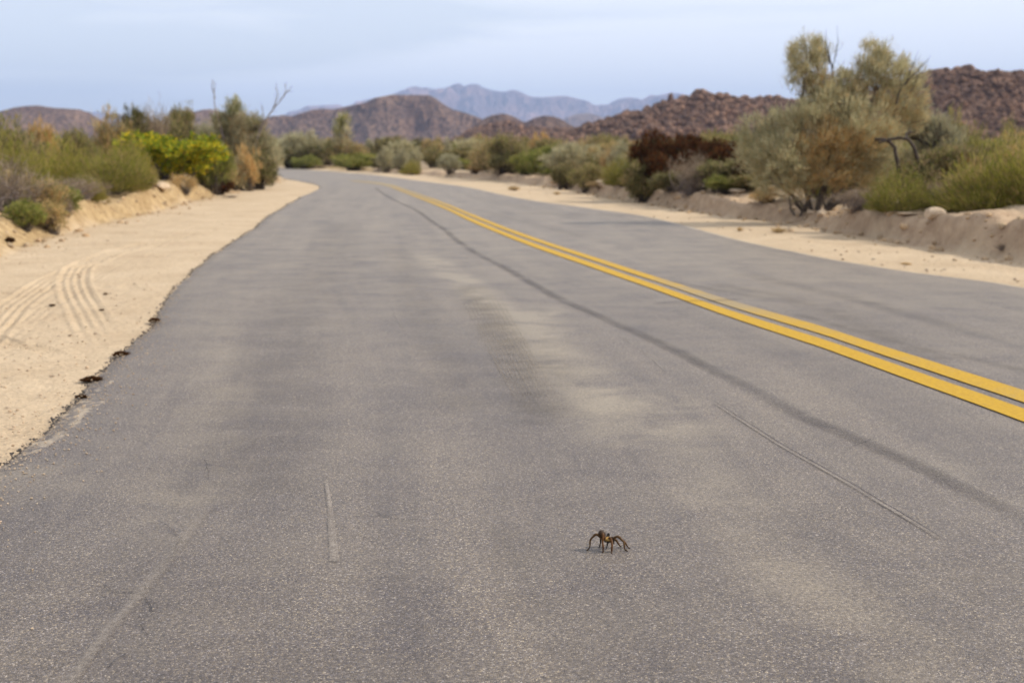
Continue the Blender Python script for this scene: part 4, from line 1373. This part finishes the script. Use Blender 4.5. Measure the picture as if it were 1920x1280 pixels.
# smoke trees built from their own lobes and limbs
def tree(name, label, cat, base_px, Z, lobes_px, limbs, dead, n_clump, per, leaf, clump_r, seed, trunk_mat=m_wood):
    bx = atd(base_px[0], 300, Z)
    z0 = gz_at(bx[0], bx[1]) - 0.03
    root = empty(name, (bx[0], bx[1], z0))
    tag(root, label, cat)
    org = np.array([bx[0], bx[1], z0])
    m = Z / FPX
    lob = []
    for (x, y, rx, ry, dy, pal, wt) in lobes_px:
        c = atd(x, y, Z + dy) - org
        lob.append((c[0], c[1], c[2], rx * m, (rx + ry) / 2 * m, ry * m, pal, wt))
    V, F, C, cc = crown(seed, lob, n_clump, per, leaf, clump_r, up=0.45, out=0.7, jit=0.45, base=(0, 0, 0.2))
    obj('crown', make_mesh('crown', V, F, m_leaf, attrs={'tint': C}), root)
    r = np.random.default_rng(seed)
    lines = []
    tips = []
    for pts, ra, rb in limbs:
        P = np.array([atd(x, y, Z + dy) - org for x, y, dy in pts])
        if pts[0][1] > 380 or len(pts[0]) > 3: P[0, 2] = min(P[0, 2], -0.05)
        n = 12
        Q = spline(P, n); Q[1:-1] += r.normal(size=(n - 2, 3)) * 0.012
        lines.append((Q, np.linspace(ra, rb, n)))
        tips.append(Q)
    allp = np.vstack(tips)
    for k in r.choice(len(cc), min(150, len(cc)), replace=False):     # twigs from the nearest limb to the clumps
        e = cc[k]
        d = np.linalg.norm((allp - e) * [1, 1, 1.0], axis=1) + np.where(allp[:, 2] > e[2], 1.0, 0)
        b0 = allp[np.argmin(d)]
        mid = (b0 + e) / 2 + r.normal(size=3) * 0.05 + [0, 0, 0.04]
        lines.append((spline(np.array([b0, mid, e]), 5), np.linspace(0.012, 0.003, 5)))
    v, f = tubes(lines, 6)
    obj('trunk', make_mesh('trunk', v, f, trunk_mat, smooth_sh=True), root)
    dl_ = []
    for pts, ra, rb in dead:
        P = np.array([atd(x, y, Z + dy) - org for x, y, dy in pts])
        n = 12
        Q = spline(P, n); Q[1:-1] += r.normal(size=(n - 2, 3)) * 0.008
        dl_.append((Q, np.linspace(ra, rb, n)))
        for q in range(4, n - 1, 2):
            d = r.normal(size=3) * 0.6 + (Q[-1] - Q[q]) / (np.linalg.norm(Q[-1] - Q[q]) + 1e-6)
            d /= np.linalg.norm(d); l = r.uniform(.08, .2)
            dl_.append((np.array([Q[q], Q[q] + d * l * .5, Q[q] + d * l + [0, 0, .03]]), np.linspace(rb * 1.2, rb * .5, 3)))
    if dl_:
        v, f = tubes(dl_, 5)
        o = obj('dead_branch', make_mesh('dead_branch', v, f, m_dead if seed == 32 else m_darkwood, smooth_sh=True), root)
        o['label'] = 'bare dead branches sticking out of the crown'
    return root


S, Tn, O = ['smoke'], ['tan', 'smoke', 'smoke'], ['tan', 'tan', 'smoke', 'orange']
tree('smoke_tree', 'big grey green smoke tree with orange inner twigs on the right bank', 'tree', (1535, 400), 16.4,
     [(1515, 110, 33, 38, 0, S, 1.4), (1497, 145, 22, 26, .1, S, 1.3), (1535, 100, 22, 28, 0, S, 1.2), (1530, 165, 40, 35, .1, Tn, 1), (1488, 108, 12, 20, 0, S, 1), (1575, 160, 30, 34, 0, S, 1.0), (1600, 175, 34, 34, .1, Tn, 1.0), (1560, 190, 40, 30, -.2, S, 1.0),
      (1640, 112, 32, 32, 0, S, 1.4), (1665, 135, 38, 42, -.1, S, 1.2), (1622, 150, 30, 36, .1, S, 1), (1580, 205, 55, 42, 0, Tn, 1), (1660, 205, 55, 42, .1, Tn, 1.1), (1705, 150, 26, 34, .2, S, .9), (1715, 205, 26, 46, 0, Tn, .9),
      (1515, 225, 50, 40, -.2, S, 1), (1460, 245, 48, 40, -.1, S, 1), (1425, 285, 42, 50, 0, S, 1), (1412, 255, 30, 34, .1, S, .8), (1440, 330, 42, 40, 0, S, .9), (1470, 300, 45, 50, -.4, S, .8), (1545, 270, 50, 45, -.3, O, 1.3),
      (1610, 270, 48, 48, -.35, O, 1.3), (1560, 320, 55, 34, -.3, O, 1.1), (1500, 345, 42, 30, -.3, Tn, .9), (1620, 325, 46, 30, -.3, Tn, .8), (1655, 262, 40, 34, -.3, Tn, .9), (1600, 225, 50, 35, -.4, S, .8), (1650, 290, 40, 30, -.4, S, .8)],
     [([(1530, 405, 0), (1545, 350, 0), (1560, 250, 0), (1558, 180, 0)], .045, .012), ([(1525, 405, 0), (1505, 330, 0), (1500, 230, .1), (1512, 130, 0)], .035, .010),
      ([(1540, 405, .1), (1590, 330, 0), (1625, 240, 0), (1645, 140, 0)], .040, .010), ([(1545, 405, 0), (1600, 350, -.1), (1650, 290, 0), (1690, 200, 0)], .035, .010),
      ([(1515, 405, 0), (1470, 350, 0), (1440, 290, 0), (1425, 260, 0)], .030, .008), ([(1520, 405, -.1), (1490, 370, -.2), (1450, 345, -.1)], .02, .006),
      ([(1510, 405, .1), (1520, 370, .1), (1530, 330, .1)], .02, .01), ([(1550, 405, .1), (1560, 370, .1), (1575, 320, .1)], .02, .01), ([(1500, 405, -.1), (1515, 375, -.2), (1540, 340, -.2)], .018, .008),
      ([(1535, 405, -.2), (1530, 370, -.25), (1520, 335, -.2)], .02, .008), ([(1555, 405, -.1), (1545, 380, -.2), (1550, 340, -.2)], .018, .008), ([(1490, 402, 0), (1480, 380, 0), (1490, 350, 0)], .018, .008),
      ([(1570, 402, 0), (1585, 380, 0), (1590, 350, 0)], .016, .007)],
     [([(1560, 200, -.1), (1562, 150, -.1), (1556, 115, -.1), (1548, 66, -.1)], .016, .004), ([(1560, 130, -.1), (1568, 100, -.1), (1571, 72, -.1)], .009, .003), ([(1557, 120, -.1), (1550, 95, -.1), (1542, 82, -.1)], .008, .003),
      ([(1680, 195, -.3), (1690, 165, -.3), (1712, 142, -.3), (1740, 114, -.3)], .016, .004), ([(1700, 155, -.3), (1708, 130, -.3), (1716, 110, -.3)], .009, .003), ([(1690, 165, -.3), (1686, 140, -.3)], .008, .004)],
     1500, 46, (0.085, 0.0075), 0.075, 31)
# twisted trunk of the neighbour to its right
tree('smoke_tree', 'small grey smoke tree with a dark arching trunk right of the big smoke tree', 'tree', (1738, 330), 16.9,
     [(1745, 250, 40, 34, .2, S, 1), (1765, 275, 32, 34, .1, S, 1), (1700, 235, 36, 26, .3, Tn, 1), (1790, 262, 20, 20, .2, S, .8)],
     [([(1742, 395, -1.5), (1740, 340, -1.5), (1722, 310, -1.5), (1712, 275, -1.5), (1698, 258, -1.5), (1672, 258, -1.5), (1648, 268, -1.5)], .036, .016),
      ([(1690, 395, -1.4), (1688, 330, -1.4), (1682, 300, -1.4), (1676, 270, -1.4), (1655, 264, -1.4), (1640, 262, -1.4)], .034, .020), ([(1745, 390, 0), (1750, 320, .1), (1755, 270, .1)], .02, .008),
      ([(1720, 300, -1.4), (1745, 280, -.1), (1760, 260, 0)], .014, .006), ([(1698, 258, -1.5), (1710, 235, -.3), (1720, 215, -.2)], .012, .005)], [],
     300, 40, (0.08, 0.0075), 0.075, 33, m_darkwood)
tree('small_tree', 'slender upright grey green tree rising above the shrubs at the bend', 'tree', (641, 310), 70,
     [(643, 230, 12, 14, 0, ['smoke', 'green'], 1.2), (636, 246, 13, 11, 0, ['smoke', 'green'], 1), (650, 250, 10, 12, 0, ['smoke'], 1), (640, 266, 18, 14, 0, Tn, 1), (630, 282, 18, 14, 0, ['olive'], .8)],
     [([(641, 312, 0), (640, 270, 0), (643, 232, 0)], .06, .02), ([(644, 312, 0), (650, 280, 0), (651, 250, 0)], .05, .02)], [], 150, 26, (0.24, 0.03), 0.22, 34)
tree('smoke_tree', 'smoke tree with bare dead limbs at the end of the left bank', 'tree', (462, 335), 33.0,
     [(440, 205, 15, 18, 0, ['smoke', 'green'], 1.3), (425, 235, 22, 24, 0, ['smoke', 'olive'], 1.1), (452, 240, 24, 28, 0, Tn, 1.1), (478, 235, 20, 20, 0, ['smoke', 'olive'], 1), (430, 270, 26, 24, 0, ['smoke', 'olive'], 1),
      (460, 280, 28, 26, -.2, Tn, 1), (490, 268, 22, 24, 0, ['smoke', 'olive'], 1), (502, 285, 20, 24, 0, S, 1), (412, 230, 12, 18, 0, S, .8), (440, 300, 26, 20, 0, ['smoke', 'olive'], 1), (485, 305, 26, 20, 0, ['smoke', 'dark'], 1)],
     [([(462, 345, 0), (450, 290, 0), (442, 230, 0)], .05, .015), ([(465, 345, 0), (475, 290, 0), (480, 245, 0)], .045, .015), ([(460, 345, 0), (435, 300, 0), (418, 250, 0)], .04, .012), ([(470, 345, 0), (490, 310, 0), (500, 285, 0)], .035, .012)],
     [([(420, 260, -.3), (410, 225, -.3), (402, 195, -.3), (404, 155, -.3)], .028, .006), ([(404, 185, -.3), (398, 165, -.3), (400, 152, -.3)], .014, .006),
      ([(478, 275, -.3), (490, 240, -.3), (512, 205, -.3), (532, 182, -.3), (548, 162, -.3)], .035, .007), ([(512, 205, -.3), (520, 180, -.3), (518, 158, -.3)], .018, .006), ([(528, 186, -.3), (536, 170, -.3), (534, 156, -.3)], .014, .005),
      ([(490, 240, -.3), (494, 215, -.3), (492, 200, -.3)], .014, .005)],
     520, 40, (0.13, 0.013), 0.13, 32)


# ------------------------------------------------------------------ stones, clods and litter
def on_ground(px, py):
    Ys = np.exp(np.linspace(math.log(4), math.log(70), 500))
    r_ = ray(px, py); s_ = Ys / r_[1]
    xs_ = r_[0] * s_; zs_ = CAMH + r_[2] * s_
    gzz = ground(xs_, Ys)[0]
    k = np.argmax(zs_ < gzz)
    return np.array([xs_[k], Ys[k], gzz[k]])


def stone(name, mat, px, py, rpx, zg, shp, label, cat, sc3=(1, 1, .7)):
    p = on_ground(px, py)
    z = p[2]
    o = obj(name, make_mesh(name, BS[shp][0], BS[shp][1], mat, attrs={'tone': np.full(len(BS[shp][0]), .5)}))
    s = rpx / FPX * p[1]
    o.location = (p[0], p[1], z + s * sc3[2] * 0.35)
    o.scale = (s * sc3[0], s * sc3[1], s * sc3[2])
    o.rotation_euler = (0, 0, random.uniform(0, 6))
    tag(o, label, cat)


stone('rock', m_stone, 1540, 412, 13, .12, 0, 'pale rock at the foot of the big smoke tree on the right bank', 'rock')
stone('rock', m_stone, 1597, 406, 18, .2, 2, 'flat pale rock under the dead twigs right of the big smoke tree', 'rock', (1.4, 1, .4))
stone('rock', m_stone, 1752, 408, 18, .28, 3, 'largest pale rock on the right bank below the low green bush', 'rock', (1.2, 1, .7))
stone('rock', m_stone, 1700, 404, 16, .28, 4, 'long low pale rock on the right bank beside the largest one', 'rock', (1.6, 1, .35))
stone('rock', m_stone, 1520, 402, 9, .15, 5, 'small yellowish rock between the stems of the big smoke tree', 'rock')
stone('rock', m_stone, 1048, 343, 16, .1, 6, 'pale rock on the right bank below the grey olive shrub', 'rock', (1.2, 1, .5))
stone('rock', m_stone, 1095, 352, 12, .1, 7, 'left one of two sandy rocks below the low yellow olive bush', 'rock', (1.2, 1, .6))
stone('rock', m_stone, 1128, 354, 14, .1, 1, 'right one of two sandy rocks below the low yellow olive bush', 'rock', (1.3, 1, .6))
stone('rock', m_stone, 1408, 432, 4, 0, 2, 'small white stone on the right sand shoulder', 'stone')
stone('rock', m_stone, 1380, 366, 12, .3, 4, 'pale clod of earth on top of the right bank left of the smoke tree', 'rock', (1.6, 1, .5))
stone('rock', m_stone, 300, 355, 22, .35, 3, 'pale clod of earth under the yellow flowering bush', 'rock', (1.6, 1, .4))
stone('rock', m_stone, 67, 414, 7, .2, 0, 'small yellow stone on the edge of the left bank', 'stone')
stone('dirt_clod', m_clod, 98, 573, 8, 0, 5, 'dark flat clod lying between the two tyre tracks', 'clod', (1.0, 0.8, .35))
stone('dirt_clod', m_clod, 198, 552, 8, 0, 6, 'small grey clod right of the curving tyre track', 'clod', (1.0, 0.8, .35))
stone('dirt_clod', m_clod, 191, 582, 6, 0, 7, 'tiny grey clod beside the curving tyre track', 'clod', (1.0, 0.8, .35))


def brushlet(px, py, hpx, wpx, label, kind='dry', zg=0.0, name='dead_brush', cat='dead twigs'):
    p = on_ground(px, py)
    lm, wm, hx, hz = get_proto(kind, 0)
    z0 = p[2] - 0.01
    h = hpx / FPX * p[1]; w = wpx / FPX * p[1]
    root = empty(name, (p[0], p[1], z0)); root.rotation_euler = (0, 0, random.uniform(0, 6))
    root.scale = (w / 2 / hx, w / 2 / hx, h / hz)
    tag(root, label, cat)
    obj('foliage', lm, root); obj('stems', wm, root)


brushlet(414, 366, 30, 40, 'dark brown dead root at the foot of the left bank', 'red', .05, 'dead_root', 'root')
brushlet(432, 371, 5, 30, 'flat strip of dry twigs on the left sand shoulder', 'dry')
brushlet(1462, 437, 11, 34, 'low heap of dry twigs on the right sand shoulder', 'tan')
brushlet(1388, 434, 9, 14, 'small dry sprig on the right sand shoulder left of the twig heap', 'tan')
brushlet(128, 408, 34, 30, 'bare sprig leaning on the left bank', 'dry', .15)
brushlet(18, 456, 12, 20, 'dark dead tuft on the left bank at the picture edge', 'red', .12, 'dead_tuft', 'dead tuft')
brushlet(965, 358, 9, 24, 'low dry tuft on the right shoulder at the far bend', 'tan', 0)
brushlet(1045, 365, 6, 14, 'tiny dry tuft on the right shoulder below the pale rock', 'tan', 0)
brushlet(1880, 470, 12, 30, 'dry twigs caught at the foot of the right bank', 'dry', .02)
brushlet(1700, 496, 6, 20, 'straw coloured sprig on the right shoulder near the asphalt', 'tan', 0)
brushlet(1125, 352, 14, 50, 'straw coloured tuft on the bank left of the russet shrub', 'tan', .15)
brushlet(1300, 360, 10, 50, 'green and straw coloured tuft on the bank under the grey dead dome', 'green', .27)

brushlet(224, 666, 11, 30, 'dark dead weed on the left asphalt edge, farther of the two largest', 'red', 0, 'dead_weed', 'dead weed')
brushlet(174, 713, 12, 36, 'dark dead weed on the left asphalt edge, nearer of the two largest', 'red', 0, 'dead_weed', 'dead weed')
brushlet(288, 604, 10, 22, 'small dark dead weed on the left asphalt edge beside the tyre tracks', 'red', 0, 'dead_weed', 'dead weed')
brushlet(154, 745, 9, 20, 'lowest small dead weed on the left asphalt edge', 'red', 0, 'dead_weed', 'dead weed')
# loose grit: asphalt crumbs and pebbles along the broken left edge, scattered stones on the sand
def grit_obj(name, pts, sizes, mat, seed, label, cat, flat=.6):
    r = np.random.default_rng(seed)
    Vs, Fs, off = [], [], 0
    for p, s in zip(pts, sizes):
        V, F = BS1[r.integers(0, 8)]
        V = V @ rot_rand(r).T * s * [1, 1, flat] + p
        Vs.append(V); Fs.append(F + off); off += len(V)
    o = obj(name, make_mesh(name, np.vstack(Vs), np.vstack(Fs), mat, attrs={'tone': np.repeat(r.uniform(0, 1, len(pts)), len(BS1[0][0]))}))
    tag(o, label, cat, kind='stuff')


r = np.random.default_rng(77)
sel = np.where((PL[:, 1] > 1.2) & (PL[:, 1] < 26))[0]
pts, sz = [], []
for _ in range(1600):
    k = r.choice(sel); d = abs(r.normal()) * 0.016 - 0.012
    p = PL[k] + Nn[k] * d
    s = r.uniform(.002, .0075) * (1 + .02 * PL[k, 1]); pts.append([p[0], p[1], -0.008 + s * .3]); sz.append(s)
cl, cs_ = [], []
rb = np.random.default_rng(55)
for PLN, n_, z_ in ((spline(BL[:14], 800), 900, 1), (spline(BR[:13], 800), 1100, -1)):
    tn = np.gradient(PLN, axis=0); tn /= np.linalg.norm(tn, axis=1, keepdims=True)
    for _ in range(n_):
        k = rb.integers(0, 800)
        p = PLN[k, :2] + np.array([-tn[k, 1], tn[k, 0]]) * z_ * (rb.normal() * .22 + .12)
        if p[1] < 6: continue
        s_ = .008 + .055 * rb.uniform() ** 3.5
        cl.append([p[0], p[1], gz_at(p[0], p[1]) + s_ * .2]); cs_.append(s_)
grit_obj('earth_clods', cl, cs_, m_earth, 8, 'crumbled clods of earth along the foot of both roadside banks', 'clods', .75)
grit_obj('asphalt_crumbs', pts, sz, m_edge, 5, 'black asphalt crumbs along the broken left road edge', 'crumbs')
pts, sz = [], []
for _ in range(2600):
    k = r.choice(sel); k = k if PL[k, 1] < 7 or r.uniform() < .3 else r.choice(sel)
    d = -r.gamma(2.0, 0.06)
    if PL[k, 1] > 6: d *= .5
    p = PL[k] + Nn[k] * (d + .02)
    s = r.uniform(.0015, .005); pts.append([p[0], p[1], s * .3 + .001]); sz.append(s)
grit_obj('gravel', pts, sz, m_stone, 6, 'pale sandy grit scattered on the left edge of the asphalt', 'gravel')
pts, sz = [], []
for _ in range(1200):
    px = r.uniform(-100, 560); py = 285 + (r.uniform(70, 640))
    p = at(px, py)
    dR = sdist(np.array([p[0]]), np.array([p[1]]), ROADPOLY[::8])[0]; dFf = sdist(np.array([p[0]]), np.array([p[1]]), FLAT)[0]
    if dR < .02 or dFf > .2: continue
    s = r.uniform(.002, .007) * (1 + .05 * p[1]) * (1.8 if r.uniform() < .06 else 1); pts.append([p[0], p[1], gz_at(p[0], p[1]) + s * .2]); sz.append(s)
for _ in range(500):
    px = r.uniform(900, 1960); py = r.uniform(345, 540)
    p = at(px, py)
    dR = sdist(np.array([p[0]]), np.array([p[1]]), ROADPOLY[::8])[0]; dFf = sdist(np.array([p[0]]), np.array([p[1]]), FLAT)[0]
    if dR < .02 or dFf > .3: continue
    s = r.uniform(.004, .018) * (1 + .02 * p[1]); pts.append([p[0], p[1], gz_at(p[0], p[1]) + s * .2]); sz.append(s)
grit_obj('pebbles', pts, sz, m_stone, 7, 'brown and pale pebbles scattered on the sand shoulders', 'pebbles')

# ------------------------------------------------------------------ the tarantula
m_spider, t, b = mat_new('tarantula hair coat')
Pp = N(t, 'ShaderNodeTexCoord').outputs['Object']
cc_ = attr(t, 'coat', 'Color')
c = cmix(t, 1.0, cc_, cmix(t, mrange(t, noise(t, Pp, 700, 3, .7), .3, .7), (.55, .5, .45), (1.4, 1.35, 1.3)), 'MULTIPLY')
t.links.new(c, b.inputs['Base Color']); b.inputs['Roughness'].default_value = .6
bump(t, b, noise(t, Pp, 1500, 2, .7), .0004, .8)

SP = at(1141, 1031)
Y0 = SP[1]
def sp(zx, zy, dy):      # enlarged-detail coordinates of the animal -> point in the place
    return atd(1060 + zx / 12.0, 960 + zy / 12.0, Y0 + dy)
def foot(zx, zy):
    return at(1060 + zx / 12.0, 960 + zy / 12.0, 0.0015)
brown, dk, gold, rust = (.085, .043, .011), (.012, .008, .006), (.42, .27, .08), (.110, .046, .011)
legs = [
    ([sp(900, 615, 0), sp(840, 600, 0), sp(770, 545, 0), sp(700, 492, 0), sp(630, 540, 0), sp(562, 625, 0), sp(550, 780, .0), foot(505, 838), foot(478, 858)], brown),
    ([sp(920, 620, 0), sp(870, 560, -.004), sp(845, 480, -.008), sp(850, 540, -.013), sp(838, 650, -.017), sp(850, 780, -.020), foot(848, 880), foot(833, 914)], rust),
    ([sp(970, 615, 0), sp(1000, 580, -.004), sp(1022, 588, -.010), sp(1042, 650, -.016), sp(1050, 780, -.021), foot(1040, 880), foot(1038, 920)], rust),
    ([sp(1000, 610, 0), sp(1070, 595, -.003), sp(1130, 552, -.006), sp(1192, 545, -.008), sp(1260, 610, -.010), sp(1318, 675, -.011), sp(1330, 800, -.012), foot(1365, 850), foot(1402, 872)], brown),
    ([sp(1000, 605, .004), sp(1080, 580, .006), sp(1180, 548, .008), sp(1280, 620, .010), sp(1340, 670, .010), sp(1385, 745, .010), foot(1425, 795), foot(1455, 812)], brown),
    ([sp(1010, 605, .006), sp(1080, 600, .012), sp(1140, 625, .018), sp(1180, 680, .020), sp(1215, 735, .022), foot(1245, 768), foot(1275, 786)], brown),
    ([sp(950, 605, .006), sp(945, 540, .014), sp(972, 478, .018), sp(965, 560, .020), sp(955, 670, .022), foot(935, 770), foot(928, 803)], dk),
    ([sp(930, 610, .006), sp(880, 555, .014), sp(830, 520, .020), sp(800, 600, .024), sp(790, 680, .026), foot(770, 770), foot(755, 790)], dk),
    ([sp(1030, 625, -.003), sp(1062, 600, -.004), sp(1085, 640, -.006), sp(1088, 690, -.008), sp(1090, 712, -.008)], dk),
    ([sp(1030, 615, .004), sp(1050, 560, .004), sp(1068, 600, .006), sp(1100, 660, .006)], dk),
]
lines = []; cols = []
for q, (pl, colr) in enumerate(legs):
    Q = spline(np.array(pl), 26)
    n = len(Q); s = np.linspace(0, 1, n)
    ra = np.interp(s, [0, .2, .45, .7, 1], [.0031, .0029, .0026, .0020, .0012]) * (1 + .12 * np.sin(s * 22))
    if q >= 8: ra = ra * .8
    lines.append((Q, ra))
    c0 = np.array(colr)[None, :] * np.interp(s, [0, .3, .6, 1], [.7, 1.0, 1.2, .45])[:, None]
    cols.append(np.repeat(c0, 8, 0))
LV, LF = tubes(lines, 8)
caps = []
for q in range(len(lines)):
    caps.append(np.arange(8)[::-1] + q * 26 * 8); caps.append(np.arange(8) + q * 26 * 8 + 25 * 8)
LC = np.vstack(cols)


def ell(c, rx, ry, rz, tilt, col, sub=3):
    V, F = ico(sub)
    V = V * [rx, ry, rz]
    ct, st_ = math.cos(tilt), math.sin(tilt)
    V = np.stack([V[:, 0] * ct - V[:, 2] * st_, V[:, 1], V[:, 0] * st_ + V[:, 2] * ct], 1)
    return V + c, F, np.tile(col, (len(V), 1))


bodies = [ell(sp(965, 603, .002), .0125, .0092, .0052, -.10, gold), ell(sp(955, 630, .002), .0115, .0085, .0048, -.1, dk), ell(sp(826, 492, .004), .0112, .0085, .0088, -1.0, (.05, .028, .014)),
          ell(sp(890, 575, .003), .0050, .0040, .0036, -.7, rust), ell(sp(1035, 610, .001), .0040, .0045, .0034, -.2, dk)]
VV_, FF_, CC_ = [LV], [LF], [LC]
off = len(LV); tri = []
for v, f, c in bodies:
    VV_.append(v); tri.append(f + off); CC_.append(c); off += len(v)
SV = np.vstack(VV_); SC = np.vstack(CC_)
me = bpy.data.meshes.new('tarantula')
me.from_pydata((SV - SP).tolist(), [], LF.tolist() + [c.tolist() for c in caps] + np.vstack(tri).tolist())
ob = bpy.data.objects.new('tarantula', me)
COL.objects.link(ob)
rm = ob.modifiers.new('remesh', 'REMESH'); rm.mode = 'VOXEL'; rm.voxel_size = 0.00055; rm.use_smooth_shade = True
dg = bpy.context.evaluated_depsgraph_get()
me2 = bpy.data.meshes.new_from_object(ob.evaluated_get(dg))
ob.modifiers.clear(); ob.data = me2; me2.name = 'tarantula'
NV = np.zeros(len(me2.vertices) * 3); me2.vertices.foreach_get('co', NV); NV = NV.reshape(-1, 3)
ncol = np.zeros((len(NV), 4)); ncol[:, 3] = 1
SVl = SV - SP
for k in range(0, len(NV), 400):
    d = ((NV[k:k + 400, None, :] - SVl[None, :, :]) ** 2).sum(-1)
    ncol[k:k + 400, :3] = SC[np.argmin(d, 1)]
a_ = me2.attributes.new('coat', 'FLOAT_COLOR', 'POINT'); a_.data.foreach_set('color', ncol.ravel().astype(np.float32))
me2.materials.clear(); me2.materials.append(m_spider)
ob.location = SP
tag(ob, 'brown hairy tarantula walking on the grey asphalt', 'spider')
# bristles
r = np.random.default_rng(3)
NN = np.zeros(len(me2.vertices) * 3); me2.vertices.foreach_get('normal', NN); NN = NN.reshape(-1, 3)
kk = r.choice(len(NV), 5000)
kk = kk[NV[kk, 2] > 0.002]
D = NN[kk] + r.normal(size=(len(kk), 3)) * .45 + [0, 0, -.25]; D /= np.linalg.norm(D, axis=1, keepdims=True)
bv, bf, bc = blades(NV[kk], D, r.uniform(.0012, .0034, len(kk)), np.full(len(kk), .00028), ncol[kk, :3] * 1.3, r)
hr = obj('hair', make_mesh('hair', bv, bf, m_spider, attrs={'coat': bc}), ob)
print('objects', len(bpy.data.objects), 'faces', sum(len(m.polygons) for m in bpy.data.meshes))
